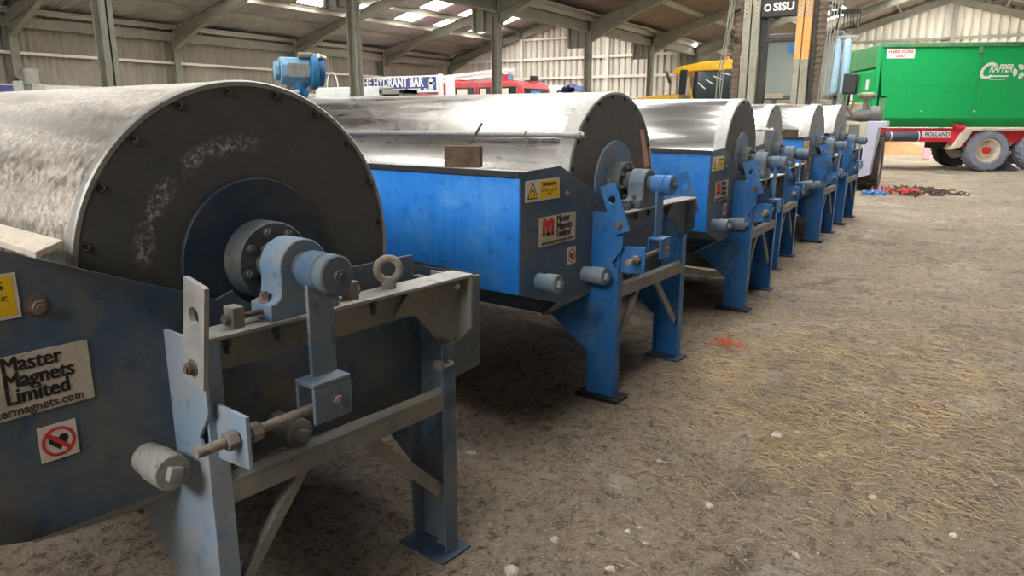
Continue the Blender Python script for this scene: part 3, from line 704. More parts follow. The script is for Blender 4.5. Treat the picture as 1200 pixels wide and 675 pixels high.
# ------------------------------------------------------------------ tyres
def wheel(parent, c, r, w, axis, rim_mat, tyre_mat, name='wheel', hub_mat=None, rr=.56, lugs=26, lean=.12):
    """axis = unit vector along the axle pointing to the outside"""
    c = Vector(c); a = Vector(axis)
    t = MB().lathe(c, a, [(-w/2, r*rr), (-w/2, r*.9), (-w*.36, r*.975), (w*.36, r*.975), (w/2, r*.9), (w/2, r*(rr+.08)), (w*.42, r*rr), (-w*.42, r*rr)], 48, closed=True)
    u = Vector((0, 0, 1)); v = a.cross(u)
    for k in range(lugs):
        for s in (-1, 1):
            an = 2*PI*(k+(.5 if s > 0 else 0))/lugs
            p0 = c+(u*cos(an)+v*sin(an))*r*.985+a*s*w*.04; an2 = an+lean
            p1 = c+(u*cos(an2)+v*sin(an2))*r*.955+a*s*w*.48
            t.bar(p0, p1, r*.07, r*.06, (p0-c).normalized())
    o = t.build(name, tyre_mat, parent, smooth=35)
    MB().lathe(c, a, [(w*.30, 0), (w*.30, r*.14), (w*.16, r*.2), (w*.10, r*.40), (w*.34, r*(rr-.05)), (w*.44, r*(rr+.02)), (w*.44, r*(rr-.02)), (-w*.4, r*(rr-.02)), (-w*.4, 0)], 40).build('wheel_rim', rim_mat, o, smooth=30)
    if hub_mat: MB().lathe(c, a, [(w*.1, r*.2), (w*.36, r*.17), (w*.4, r*.1), (w*.4, 0)], 24).build('wheel_hub', hub_mat, o)
    return o
M['tyre'] = plain('dusty tyre', srgb(78, 72, 66), .9, 0, .2, 6, .2)
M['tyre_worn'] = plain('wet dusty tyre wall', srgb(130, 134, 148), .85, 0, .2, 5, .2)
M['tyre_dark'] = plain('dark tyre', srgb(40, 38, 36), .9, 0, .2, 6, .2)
M['green'] = paint('green trailer paint', srgb(0, 164, 86), srgb(78, 164, 112), .62, .95, .35, .2, 1.4, dark=srgb(0, 138, 72))
M['green_rim'] = paint('scuffed green rail', srgb(58, 136, 84), srgb(150, 140, 112), .5, .8, .6, .3, 2, dark=srgb(60, 80, 56))
M['red'] = paint('red chassis paint', srgb(206, 34, 52), srgb(190, 100, 96), .55, .85, .4, .2, 2, dark=srgb(120, 30, 36))
M['mudguard'] = plain('cream mudguard', srgb(206, 198, 178), .6)
M['tank_grey'] = plain('dark air tank', srgb(70, 76, 90), .4)

# ------------------------------------------------------------------ green trailer
TA = rad(25)
tr = thing('bulk_trailer', 'green high sided bulk trailer on a red chassis with big tyres', 'trailer', (.62, 25.47, 0), (0, 0, TA))
Lx0, Lx1, TW = -3.28, 4.6, 2.4           # local x along the side, y away from the camera
def hexsec(x, top=3.52):
    return [(x, .0, top), (x, .0, 1.52), (x, .22, 1.26), (x, TW-.22, 1.26), (x, TW, 1.52), (x, TW, top)]
m = MB(); a = hexsec(Lx0+.0); b = hexsec(Lx1)
a[1] = (Lx0+.22, .0, 1.52); a[2] = (Lx0+.26, .22, 1.26); a[3] = (Lx0+.26, TW-.22, 1.26); a[4] = (Lx0+.22, TW, 1.52)
m.add(a+b, [(0, 1, 7, 6), (1, 2, 8, 7), (2, 3, 9, 8), (3, 4, 10, 9), (4, 5, 11, 10), (0, 5, 4, 3, 2, 1), (6, 7, 8, 9, 10, 11)])
body = m.build('body', 'green', tr, smooth=0)
m = MB(); m.box(Lx0-.02, Lx1, -.05, .06, 3.48, 3.60); m.box(Lx0-.02, Lx1, TW-.06, TW+.05, 3.48, 3.60); m.box(Lx1-.1, Lx1, 0, TW, 3.48, 3.6)
m.build('top_rail', 'green_rim', tr, bevel=.01)
m = MB()                                    # sloped front with its frame
m.box(Lx0-.06, Lx0+.02, -.05, .10, 1.3, 3.55); m.box(Lx0-.06, Lx0+.02, TW-.10, TW+.05, 1.3, 3.55); m.box(Lx0-.05, Lx0+.0, .1, TW-.1, 2.78, 2.90)
m.build('front_frame', 'green', tr, bevel=.008)
MB().box(Lx0-.05, Lx0+.01, 0, TW, 2.95, 3.56).build('headboard', 'green_rim', tr, bevel=.01)
f = MB().box(Lx0-.09, Lx0-.03, .12, 1.15, 1.5, 2.85); fd = f.build('front_hatch', 'green', tr, bevel=.01)
MB().box(Lx0-.095, Lx0-.088, .45, .68, 2.35, 2.62).build('paper_tag', 'white', fd)
for x in (-.62, 2.35):
    MB().box(x-.06, x+.06, -.06, .0, 3.30, 3.5).build('rail_clip', 'green_rim', tr, bevel=.01)
for x in (-2.0, -.55, .9, 2.4):
    MB().cyl((x, .0, 1.72), (x, -.02, 1.70), .022, n=8).build('drain_pin', 'white', tr)
m = MB(); m.box(Lx0+.3, Lx1, -.004, .0, 2.46, 2.475); m.box(-.52, -.505, -.006, 0, 1.6, 3.5); m.build('weld_seam', 'green_rim', tr)
sg = MB().box(-3.12, -2.36, -.012, -.002, 3.18, 3.44).build('notice_board', 'white', tr)
text('lettering', 'HARD CORE', .12, (-2.74, -.014, 3.36), RYm, 'red_label', sg, offset=.003); text('lettering', 'ONLY', .10, (-2.74, -.014, 3.245), RYm, 'red_label', sg, offset=.003)
text('lettering', 'C', .62, (-.42, -.008, 2.80), RYm, 'white', tr, offset=.014, sx=.85, shear=.35)
text('lettering', 'RAPPER', .30, (.0, -.008, 2.88), RYm, 'white', tr, offset=.008, sx=.60, shear=.35)
m = MB(); m.prism([(-.24, -.008, 2.66), (.22, -.008, 2.66), (.24, -.008, 2.70), (-.22, -.008, 2.70)], (0, .005, 0)); m.prism([(-.26, -.008, 2.58), (.14, -.008, 2.58), (.16, -.008, 2.61), (-.25, -.008, 2.61)], (0, .005, 0)); m.build('lettering', 'white', tr)
gl = MB()
for k in range(3):
    a0 = k*2*PI/3+.5; gl.prism([(0.50+.17*cos(a0+t), -.008, 2.80+.20*sin(a0+t)) for t in (0, .35, .7, 1.05, 1.4)]+[(0.50+.06*cos(a0+t), -.008, 2.80+.07*sin(a0+t)) for t in (1.4, .7, 0)], (0, .005, 0))
gl.build('round_logo', 'white', tr)
m = MB(); m.box(Lx0-.25, Lx1, .16, .34, .84, 1.20); m.box(Lx0-.25, Lx1, TW-.34, TW-.16, .84, 1.20); m.box(-.9, 3.6, .3, TW-.3, .9, 1.1)
m.prism([(-1.05, .12, 1.16), (-.75, .12, 1.16), (-.55, .12, .72), (-.98, .12, .66)], (0, .08, 0)); m.cyl((-1.0, .1, 1.26), (-.7, .1, 1.24), .09, n=14)
m.build('chassis', 'red', tr, bevel=.01)
at = MB().lathe((0, .05, 1.0), (1, 0, 0), [(-2.95, .05), (-2.92, .13), (-1.95, .13), (-1.92, .05)], 28).build('air_tank', 'tank_grey', tr, smooth=50)
m = MB(); 
for x in (-2.75, -1.98): m.torus((x, .05, 1.0), (1, 0, 0), .132, .012, 28, 6)
m.build('tank_band', 'white', at)
lb_ = MB().box(-1.82, -.98, .150, .158, .96, 1.14).build('maker_label', 'white', tr)
text('lettering', 'ROLLAND', .15, (-1.40, .147, 1.05), RYm, 'tank_grey', lb_, offset=.004, sx=1.0)
m = MB(); m.prism([(-.72, -.02, 1.22), (-.50, -.02, 1.22), (-.62, -.02, .93), (-.82, -.02, .66), (-1.05, -.02, .62), (-1.0, -.02, .70)], (0, .5, 0)); m.box(-.6, 3.4, -.02, .5, 1.17, 1.24)
m.build('mudguard', 'mudguard', tr, bevel=.008)
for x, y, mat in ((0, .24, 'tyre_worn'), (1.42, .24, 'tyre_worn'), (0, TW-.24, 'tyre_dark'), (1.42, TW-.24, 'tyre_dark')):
    s = -1 if y < 1 else 1
    wheel(tr, (x, y, .60), .60, .48, (0, s, 0), 'mudguard', mat, hub_mat='red', rr=.55)
m = MB(); m.bar((0, .3, .6), (0, TW-.3, .6), .14, .14); m.bar((1.42, .3, .6), (1.42, TW-.3, .6), .14, .14); m.box(-.9, -.5, .3, TW-.3, .6, .85); m.build('axle', 'tyre_dark', tr)
MB().prism([(.1, .6, .01), (1.25, .6, .01), (.75, .6, .34), (.6, .6, .34)], (0, .4, 0)).build('wheel_chock', 'tyre_worn', tr, bevel=.01)

# ------------------------------------------------------------------ heavy forklift
M['olive'] = paint('olive grey mast', srgb(128, 128, 112), srgb(160, 152, 132), .4, .75, .5, .4, 3, dark=srgb(78, 78, 68))
M['orange'] = paint('worn orange mast', srgb(206, 152, 84), srgb(170, 140, 100), .5, .8, .5, .3, 3, dark=srgb(120, 90, 60))
M['mast_dark'] = paint('dark chain bay', srgb(44, 42, 40), srgb(84, 72, 60), .5, .8, .6, .3, 4)
M['chain'] = paint('greasy chain', srgb(88, 74, 62), srgb(120, 104, 88), .4, .7, .6, .5, 8, dark=srgb(48, 40, 34))
M['lilac'] = plain('lilac grey panel', srgb(166, 166, 184), .5, 0, .06, 2)
M['cream'] = paint('cream panel', srgb(188, 180, 158), srgb(150, 140, 118), .4, .75, .6, .4, 3)
M['cab_grey'] = plain('cab frame grey', srgb(96, 98, 94), .5, 0, .1, 3)
M['chrome_blue'] = paint('pale blue tube', srgb(150, 190, 214), srgb(186, 204, 214), .4, .7, .35, .3, 4, dark=srgb(80, 110, 130))
fk = thing('heavy_forklift', 'grey heavy forklift with tall mast at the far end of the row', 'forklift', (-3.55, 17.0, 0))
def fx(X): return X+3.55
m = MB()
for xa, xb in ((-4.46, -4.30), (-4.27, -4.11)):
    m.box(fx(xa), fx(xb), -.02, .22, .25, 5.0)
m.build('mast_rail', 'olive', fk, bevel=.012)
MB().box(fx(-4.10), fx(-3.95), .10, .30, .25, 4.9).build('mast_channel', 'mast_dark', fk, bevel=.01)
for xa, xb in ((-3.34, -3.21), (-3.19, -3.04)):
    MB().box(fx(xa), fx(xb), -.02, .22, .25, 2.75).build('mast_rail', 'olive', fk, bevel=.012)
    MB().box(fx(xa), fx(xb), -.02, .22, 2.751, 5.0).build('mast_rail', 'orange', fk, bevel=.012)
MB().box(fx(-3.02), fx(-2.92), .05, .25, .25, 4.9).build('mast_channel', 'mast_dark', fk, bevel=.01)
for x in (-4.57, -2.83):
    c = MB(); c.box(fx(x)-.075, fx(x)+.075, .06, .10, .3, 4.95)
    for k in range(38): c.box(fx(x)-.085, fx(x)+.085, .035, .06, .4+.12*k, .46+.12*k)
    c.build('lift_chain', 'chain', fk)
hd = MB().box(fx(-4.10), fx(-3.20), .02, .20, 3.66, 4.08).build('cross_head', 'mast_dark', fk, bevel=.015)
text('lettering', 'SISU', .22, (fx(-3.63), .015, 3.85), RYm, 'white', hd, offset=.008, sx=1.05)
MB().lathe((fx(-3.965), .02, 3.85), (0, -1, 0), [(0, .075), (.006, .075), (.006, .045), (0, .045)], 20, closed=True).build('round_emblem', 'white', hd)
for x in (-4.40, -4.18, -3.27, -3.10):
    m = MB()
    for k in range(5): m.torus((fx(x), -.03, 3.66+.085*k), (0, 1, 0), .036, .012, 12, 6)
    m.build('anchor_chain', 'plank', fk)
MB().box(fx(-4.15), fx(-3.2), .1, .25, .6, .85).build('mast_crosspiece', 'mast_dark', fk, bevel=.01); MB().box(fx(-4.15), fx(-3.2), .12, .22, 3.15, 3.22).build('mast_crosspiece', 'mast_dark', fk, bevel=.01)
m = MB(); m.box(fx(-4.5), fx(-3.0), -.1, -.02, .5, .62); m.box(fx(-4.5), fx(-3.0), -.1, -.02, .95, 1.05); m.build('fork_carriage', 'mast_dark', fk)
for x in (-4.2, -3.25): 
    q = MB(); q.box(fx(x)-.08, fx(x)+.08, -.16, -.10, .12, 1.05); q.box(fx(x)-.08, fx(x)+.08, -1.5, -.10, .07, .12); q.build('fork', 'mast_dark', fk)
# cab behind the mast
m = MB(); 
for x in (-4.32, -3.52, -2.66): m.box(fx(x)-.05, fx(x)+.05, 1.45, 1.55, 1.5, 3.36)
m.box(fx(-4.37), fx(-2.61), 1.40, 3.1, 3.34, 3.44); m.box(fx(-4.37), fx(-2.61), 1.45, 1.55, 1.95, 2.05); m.box(fx(-4.32)-.05, fx(-4.32)+.05, 2.95, 3.05, 1.5, 3.36); m.box(fx(-2.66)-.05, fx(-2.66)+.05, 2.95, 3.05, 1.5, 3.36); m.box(fx(-4.37), fx(-2.61), 1.42, 3.1, 1.4, 1.55)
cb = m.build('cab_frame', 'cab_grey', fk, bevel=.015)
MB().box(fx(-4.28), fx(-2.7), 1.48, 1.50, 2.05, 3.34).build('windscreen', 'glass', fk)
MB().box(fx(-2.67), fx(-2.65), 1.55, 2.95, 1.55, 3.34).build('side_window', 'glass', fk)
MB().box(fx(-3.78), fx(-3.45), 1.455, 1.475, 3.02, 3.22).build('blue_sticker', 'blue_plastic', fk)
MB().box(fx(-4.2), fx(-3.8), 1.43, 1.45, 1.99, 2.1).build('number_plate', 'plank', fk)
m = MB(); m.box(fx(-3.75), fx(-3.2), 2.3, 2.45, 1.6, 2.7); m.box(fx(-3.75), fx(-3.2), 1.95, 2.45, 1.6, 1.85); m.cyl((fx(-3.5), 1.75, 1.6), (fx(-3.5), 1.75, 2.2), .04); m.torus((fx(-3.5), 1.7, 2.25), (0, -.5, .86), .2, .018); m.build('cab_seat', 'tyre_dark', fk, bevel=.03)
# hoses
for pts in ([(-4.62, -.05, 4.6), (-4.68, -.08, 3.6), (-4.80, -.08, 2.6), (-4.86, -.05, 1.2)], [(-4.68, -.08, 4.6), (-4.72, -.1, 3.6), (-4.85, -.1, 2.5), (-4.9, -.05, 1.2)], [(-4.73, -.05, 4.6), (-4.78, -.08, 3.5), (-4.93, -.08, 2.4), (-4.97, -.05, 1.2)],
            [(-2.62, -.05, 4.6), (-2.66, -.08, 3.7), (-2.74, -.08, 2.6), (-2.78, -.05, 1.2)], [(-2.56, -.08, 4.6), (-2.60, -.1, 3.7), (-2.68, -.1, 2.6), (-2.72, -.05, 1.2)], [(-2.50, -.05, 4.6), (-2.54, -.08, 3.7), (-2.62, -.08, 2.6), (-2.66, -.05, 1.2)], [(-2.44, -.05, 4.6), (-2.48, -.08, 3.6), (-2.56, -.08, 2.4), (-2.6, -.05, 1.2)]):
    path = []
    P_ = [Vector((fx(a), b, c_)) for a, b, c_ in pts]
    for i in range(len(P_)-1):
        for k in range(6): path.append(P_[i].lerp(P_[i+1], k/6))
    path.append(P_[-1]); MB().tube(path, .014, 8).build('hydraulic_hose', 'steel_grey', fk)
for x0, s in ((-4.55, -1), (-2.72, 1)):
    path = [(fx(x0)+s*.22*sin(t)*1.0, -.02, 3.55+.30*cos(t)) for t in [PI*k/14 for k in range(15)]]
    MB().tube(path, .03, 8).build('hydraulic_hose', 'tyre_dark', fk)
m = MB(); 
m.box(fx(-2.70), fx(-2.12), -.04, .02, 3.62, 3.70)
for k in range(6): m.box(fx(-2.42)+.06*k, fx(-2.42)+.06*k+.015, -.03, .01, 3.35, 3.62)
m.build('lamp_guard', 'tyre_dark', fk)
for x in (-2.50, -2.30):
    MB().lathe((fx(x), .05, 0), (0, 0, 1), [(2.05, .05), (2.1, .075), (3.08, .075), (3.14, .05)], 20).build('lift_cylinder', 'chrome_blue', fk, smooth=40)
m = MB(); m.box(fx(-2.62), fx(-2.08), .0, .12, 3.14, 3.2); m.build('cylinder_top', 'grey_dust', fk, bevel=.01)
mr = MB().box(fx(-2.30), fx(-2.02), -.12, -.04, 2.02, 2.44).build('wing_mirror', 'black', fk, bevel=.03)
MB().tube([(fx(-2.16), -.05, 2.02), (fx(-2.18), .0, 1.8), (fx(-2.3), .2, 1.6)], .02, 8).build('mirror_stalk', 'black', mr)
m = MB().lathe((fx(-1.86), .25, 1.6), (-.95, -.2, -.1), [(-.32, .10), (-.28, .16), (-.1, .17), (-.08, .14), (.1, .13), (.3, .07), (.36, .06)], 24); m.build('air_cleaner', 'cab_grey', fk, smooth=40)
m = MB().lathe((fx(-1.86), .25, 0), (0, 0, 1), [(1.72, .06), (1.92, .06), (1.94, .15), (2.00, .20), (2.04, .19), (2.06, .1), (2.06, 0)], 28); m.build('air_intake_cap', 'olive', fk, smooth=40)
m = MB(); m.tube([(fx(-2.28), -.05, 1.85), (fx(-2.12), -.08, 1.7), (fx(-2.02), -.06, 1.55)], .035, 8); m.tube([(fx(-2.06), -.05, 1.9), (fx(-2.12), -.08, 1.62)], .025, 8); m.build('red_hose', 'rust', fk)
MB().lathe((fx(-2.28), -.06, 1.48), (0, -1, 0), [(0, .09), (.03, .09), (.05, .06), (.05, 0)], 20).build('indicator_lamp', 'orange', fk)
m = MB(); m.box(fx(-1.62), fx(-1.50), .25, .30, 1.47, 1.98); m.box(fx(-1.62), fx(-1.58), .6, .65, 1.47, 1.98); m.box(fx(-1.62), fx(-1.50), .25, .65, 1.95, 1.98); m.build('hand_rail', 'green_rim', fk)
m = MB(); m.box(fx(-2.35), fx(-1.78), .12, .8, .42, 1.46); m.build('body_side', 'cream', fk, bevel=.02)
MB().box(fx(-2.12), fx(-1.92), .08, .13, 1.1, 1.4).build('side_step', 'cab_grey', fk, bevel=.01)
m = MB(); m.prism([(fx(-1.775), .05, 1.48), (fx(-1.40), .05, 1.48), (fx(-1.40), .05, 1.36), (fx(-1.55), .05, 1.34), (fx(-1.62), .05, .38), (fx(-1.86), .05, .30), (fx(-1.82), .05, .46)], (0, .5, 0)); m.build('fender', 'lilac', fk, bevel=.015)
m = MB(); m.box(fx(-4.35), fx(-2.35), .4, 4.2, .5, 1.4); m.box(fx(-4.35), fx(-2.3), 3.4, 4.9, .6, 1.9); m.box(fx(-2.9), fx(-2.3), .12, .5, .35, .5); m.build('chassis', 'cream', fk, bevel=.03)
for X, y in ((-1.72, .92), (-4.5, .95), (-2.3, 3.9), (-4.4, 3.9)):
    wheel(fk, (fx(X), y, .60), .60, .42, (1 if X > -3 else -1, 0, 0), 'cream', 'tyre', rr=.5)

# ------------------------------------------------------------------ yellow tractor
M['yellow'] = paint('yellow machine paint', srgb(236, 184, 28), srgb(228, 190, 90), .55, .85, .4, .2, 3, dark=srgb(180, 136, 30))
yt = thing('yellow_tractor', 'yellow roofed tractor with black mirrors behind the machine row', 'tractor', (-6.2, 20.2, 0))
X = lambda a: a+6.2
m = MB(); m.prism([(X(-7.10), -.1, 2.80), (X(-6.95), -.1, 2.90), (X(-6.3), -.1, 3.0), (X(-5.2), -.1, 3.05), (X(-5.1), -.1, 2.95), (X(-5.2), -.1, 2.78), (X(-6.5), -.1, 2.76), (X(-7.08), -.1, 2.68)], (0, 1.5, 0)); m.build('cab_roof', 'yellow', yt, bevel=.03)
m = MB()
for x0, x1 in ((-6.62, -6.50), (-5.35, -5.2)):
    for y in (-.02, 1.3): m.prism([(X(x0), y, 1.2), (X(x0)+.09, y, 1.2), (X(x1)+.09, y, 2.86), (X(x1), y, 2.86)], (0, .09, 0))
m.box(X(-7.0), X(-5.15), -.02, 1.38, 1.1, 1.25); m.build('cab_frame', 'black', yt, bevel=.01)
for y in (.0, 1.33): MB().prism([(X(-6.55), y, 1.25), (X(-5.3), y, 1.25), (X(-5.3), y, 2.85), (X(-6.42), y, 2.85)], (0, .02, 0)).build('side_window', 'glass_dark', yt)
for k in range(4):
    MB().bar((X(-6.40)+.2*k, -.012, 2.46+.085*k), (X(-6.2)+.22*k, -.012, 2.30+.115*k), .006, .03, (0, 0, 1)).build('window_reflection', 'white', yt)  # skylight reflections put on the glass as white bars
m = MB(); m.prism([(X(-8.6), .1, 1.2), (X(-6.95), .1, 1.2), (X(-6.95), .1, 2.17), (X(-7.6), .1, 2.15), (X(-8.5), .1, 2.06)], (0, .95, 0)); m.build('bonnet', 'yellow', yt, bevel=.04)
for xx in (-6.95, -6.86):
    q = MB().prism([(X(xx), -.3, 2.15), (X(xx)+.2, -.3, 2.15), (X(xx)+.24, -.3, 2.80), (X(xx)+.02, -.3, 2.80)], (0, .06, 0)) if xx > -6.9 else MB().bar((X(-7.22), -.3, 2.78), (X(-7.1), -.3, 2.45), .06, .13, (0, 1, 0))
    q.build('wing_mirror', 'black', yt, bevel=.03)
MB().tube([(X(-6.6), -.28, 2.5), (X(-6.55), -.2, 2.3), (X(-6.5), -.05, 1.9)], .025, 8).build('mirror_arm', 'yellow', yt)
MB().cyl((X(-6.8), -.2, 1.6), (X(-6.8), -.2, 2.82), .03, n=12).build('exhaust_pipe', 'grey_dust', yt)
for xx, r_ in ((-5.48, .07), (-5.72, .055)):
    MB().lathe((X(xx), .3, 3.0), (0, 0, 1), [(0, r_), (.1, r_), (.14, r_*.6), (.14, 0)], 16).build('beacon', 'twine', yt)
MB().box(X(-5.42), X(-5.2), .1, .3, 3.03, 3.12).build('roof_lamp', 'white', yt, bevel=.01)
MB().box(X(-6.05), X(-5.8), .3, .9, 1.3, 2.3).build('driver_seat', 'blue', yt, bevel=.05)
for x, r_, y in ((-5.95, .8, -.1), (-5.95, .8, 1.4), (-8.0, .62, -.05), (-8.0, .62, 1.3)):
    wheel(yt, (X(x), y, r_), r_, .42, (0, -1 if y < .5 else 1, 0), 'yellow', 'tyre_dark')
MB().box(X(-8.3), X(-5.2), .3, 1.0, .7, 1.2).build('chassis', 'black', yt)

# ------------------------------------------------------------------ red fire engine
M['fire_red'] = paint('fire engine red', srgb(176, 46, 54), srgb(190, 118, 114), .5, .85, .4, .1, 2, dark=srgb(140, 26, 34))
fe = thing('fire_engine', 'old red fire engine with ladder and blue beacons by the bar sign', 'fire engine', (-16.2, 22.0, 0))
X = lambda a: a+16.2
m = MB(); m.prism([(X(-16.5), 0, .6), (X(-12.95), 0, .6), (X(-12.95), 0, 1.9), (X(-13.1), 0, 2.55), (X(-13.3), 0, 2.74), (X(-16.3), 0, 2.78), (X(-16.5), 0, 2.66)], (0, 2.0, 0)); body = m.build('cab_body', 'fire_red', fe, bevel=.05)
m = MB(); m.box(X(-20.2), X(-16.52), .05, 1.95, .6, 2.35); m.build('rear_locker', 'fire_red', fe, bevel=.04)
for a, b in ((-15.85, -15.05), (-14.85, -14.35), (-14.2, -13.3)):
    w_ = MB().box(X(a), X(b), -.012, .004, 1.95, 2.56).build('side_window', 'glass_dark', fe, bevel=.03)
    MB().box(X(a)+.08, X(b)-.35*(b-a), -.016, -.011, 2.0, 2.5).build('window_pane', 'mudguard', w_)
MB().prism([(X(-12.955), .15, 1.85), (X(-12.955), 1.85, 1.85), (X(-13.105), 1.85, 2.5), (X(-13.105), .15, 2.5)], (.02, 0, .004)).build('windscreen', 'glass_dark', fe)
MB().box(X(-12.93), X(-12.90), .35, .95, 2.05, 2.42).build('sun_visor', 'blue_plastic', fe)
MB().box(X(-14.96), X(-14.93), -.012, 0, .9, 2.6).build('door_seam', 'black', fe)
MB().box(X(-14.26), X(-14.23), -.012, 0, .9, 2.6).build('door_seam', 'black', fe)
for x, y in ((-13.75, .35), (-13.45, 1.6)):
    b_ = MB().lathe((X(x), y, 2.74), (0, 0, 1), [(0, .13), (.05, .12), (.06, .1)], 18).build('beacon_base', 'fire_red', fe)
    MB().lathe((X(x), y, 2.74), (0, 0, 1), [(.06, .09), (.2, .085), (.24, .05), (.24, 0)], 18).build('beacon_lens', 'trans_dark', b_)
MB().box(X(-13.3), X(-13.15), .9, 1.3, 2.78, 2.95).build('roof_horn', 'black', fe, bevel=.03)
m = MB()
for y in (.35, .8):
    for dz_ in (0, .16): m.bar((X(-20.6), y, 2.55+dz_), (X(-13.85), y, 3.02+dz_), .05, .05)
for k in range(22): 
    t = k/21; m.bar((X(-20.6+6.75*t), .35, 2.63+.47*t), (X(-20.6+6.75*t), .8, 2.63+.47*t), .03, .03)
    m.bar((X(-20.6+6.75*t), .35, 2.55+.47*t), (X(-20.6+6.75*t), .35, 2.72+.47*t), .03, .03, (1, 0, 0))
m.build('roof_ladder', 'white', fe)
MB().box(X(-16.4), X(-15.9), .3, .85, 2.62, 2.85).build('ladder_rest', 'fire_red', fe); MB().box(X(-14.1), X(-14.0), .3, .85, 2.7, 3.02).build('ladder_rest', 'fire_red', fe)
for x, y in ((-14, .1), (-14, 1.9), (-18.6, .1), (-18.6, 1.9)):
    wheel(fe, (X(x), y, .48), .48, .3, (0, -1 if y < 1 else 1, 0), 'mudguard', 'tyre_dark', lugs=16)

# bar trailer with its banner
bt = thing('bar_trailer', 'white bar trailer left of the red fire engine', 'trailer', (-17.0, 20.3, 0))
X = lambda a: a+17.0
m = MB(); m.box(X(-19.2), X(-14.95), 0, 1.4, .45, 2.12); m.build('body', 'white', bt, bevel=.02)
MB().box(X(-19.2), X(-14.93), -.25, .0, 2.02, 2.07).build('counter_shelf', 'mudguard', bt)
MB().box(X(-19.15), X(-19.05), .0, .1, 2.12, 2.95).build('sign_post', 'white', bt); MB().box(X(-15.35), X(-15.2), .0, .1, 2.12, 2.95).build('sign_post', 'white', bt); MB().box(X(-15.1), X(-14.8), .1, .2, 2.12, 2.85).build('white_board', 'white', bt)
for x in (-18.3, -15.9):
    wheel(bt, (X(x), .0, .34), .34, .2, (0, -1, 0), 'mudguard', 'tyre_dark', lugs=12)
M['navy'] = plain('navy banner', srgb(64, 72, 128), .6, 0, .15, 3)
bn = thing('bar_banner', 'navy banner reading THE HYDRANT BAR fixed on the white bar trailer', 'sign', (-17.0, 20.22, 2.64))
MB().box(-1.95, 1.72, .0, .03, -.28, .27).build('banner_edge', 'white', bn)
pn = MB().box(-1.88, 1.64, -.008, .0, -.22, .22).build('banner_panel', 'navy', bn)
text('lettering', 'THE HYDRANT BAR', .44, (-.36, -.012, .05), RYm, 'white', pn, offset=.014, sx=.74)
m = MB()
for k in range(16):
    x = -.9+k*.135
    if k % 5 != 4: m.box(x, x+.11, -.012, -.007, -.19, -.15)
m.build('small_print', 'white', pn)
m = MB(); m.box(1.34, 1.50, -.013, -.007, -.18, .06); m.lathe((1.42, -.013, .08), (0, 1, 0), [(0, .09), (.005, .09)], 16); m.box(1.27, 1.57, -.013, -.007, -.04, .03); m.box(1.31, 1.53, -.013, -.007, -.2, -.16); m.box(1.38, 1.46, -.013, -.007, .12, .2)
m.build('hydrant_symbol', 'white', pn)

# small vehicle right of the fire engine
bv = thing('covered_trailer', 'low trailer under a blue sheet right of the fire engine', 'trailer', (-13.1, 25.2, 0))
m = MB(); m.box(-.9, .7, 0, 1.2, .5, 2.3); m.build('body', 'white', bv, bevel=.05)
m = MB(); 
nxx = 14
for j in range(5):
    for i in range(nxx):
        m.v.append((-.35+1.0*i/(nxx-1), -.03+1.26*j/4, 2.32+.40*(1-abs(i/(nxx-1)-.5)*1.4)+.05*sin(i*2.1+j)))
for j in range(4):
    for i in range(nxx-1): m.f.append((j*nxx+i, j*nxx+i+1, (j+1)*nxx+i+1, (j+1)*nxx+i))
o = m.build('blue_sheet', 'navy', bv, smooth=60); sd = o.modifiers.new('thick', 'SOLIDIFY'); sd.thickness = .02
MB().prism([(-.9, .1, 2.3), (-.4, .1, 2.3), (-.45, .1, 2.72), (-.85, .1, 2.66)], (0, .8, 0)).build('white_box', 'white', bv, bevel=.03)
for x in (-.4, .4): wheel(bv, (x, -.05, .32), .32, .2, (0, -1, 0), 'mudguard', 'tyre_dark', lugs=12)

# cabinets between the machines and the bar
M['cabinet'] = paint('pale grey cabinet', srgb(190, 196, 194), srgb(206, 206, 200), .4, .7, .4, .1, 3, dark=srgb(150, 156, 154))
cb1 = thing('control_cabinet', 'pale grey control cabinet with a yellow label left of the steel column', 'cabinet', (-12.95, 13.0, 0))
MB().box(-.58, .58, 0, .5, .05, 2.24).build('body', 'cabinet', cb1, bevel=.03)
MB().box(-.54, .02, -.02, 0, .15, 2.12).build('door', 'cabinet', cb1, bevel=.01); MB().box(.05, .54, -.02, 0, .15, 2.12).build('door', 'cabinet', cb1, bevel=.01)
MB().box(-.46, -.28, -.026, -.019, 1.86, 2.02).build('yellow_label', 'yellow_label', cb1); MB().box(.12, .5, -.026, -.019, 1.86, 2.0).build('vent_panel', 'tyre_dark', cb1)
path = [(-.1+.18*cos(t), .1, 2.24+.35*sin(t)) for t in [PI*k/10 for k in range(11)]]
MB().tube(path, .012, 8).build('cable_loop', 'white', cb1)
cb2 = thing('oven_cabinet', 'grey cabinet with a dark opening right of the steel column', 'cabinet', (-11.4, 13.0, 0))
MB().box(-.72, -.12, 0, .5, .05, 2.24).build('body', 'cabinet', cb2, bevel=.02)
m = MB(); m.box(-.10, .0, -.02, .5, .05, 2.16); m.box(.50, .60, -.02, .5, .05, 2.16); m.box(-.10, .60, -.02, .5, 2.06, 2.16); m.box(-.10, .60, -.02, .5, .05, 1.6); m.build('frame', 'steel_grey', cb2, bevel=.01)
MB().box(.0, .5, .02, .05, 1.6, 2.06).build('dark_panel', 'glass_dark', cb2)
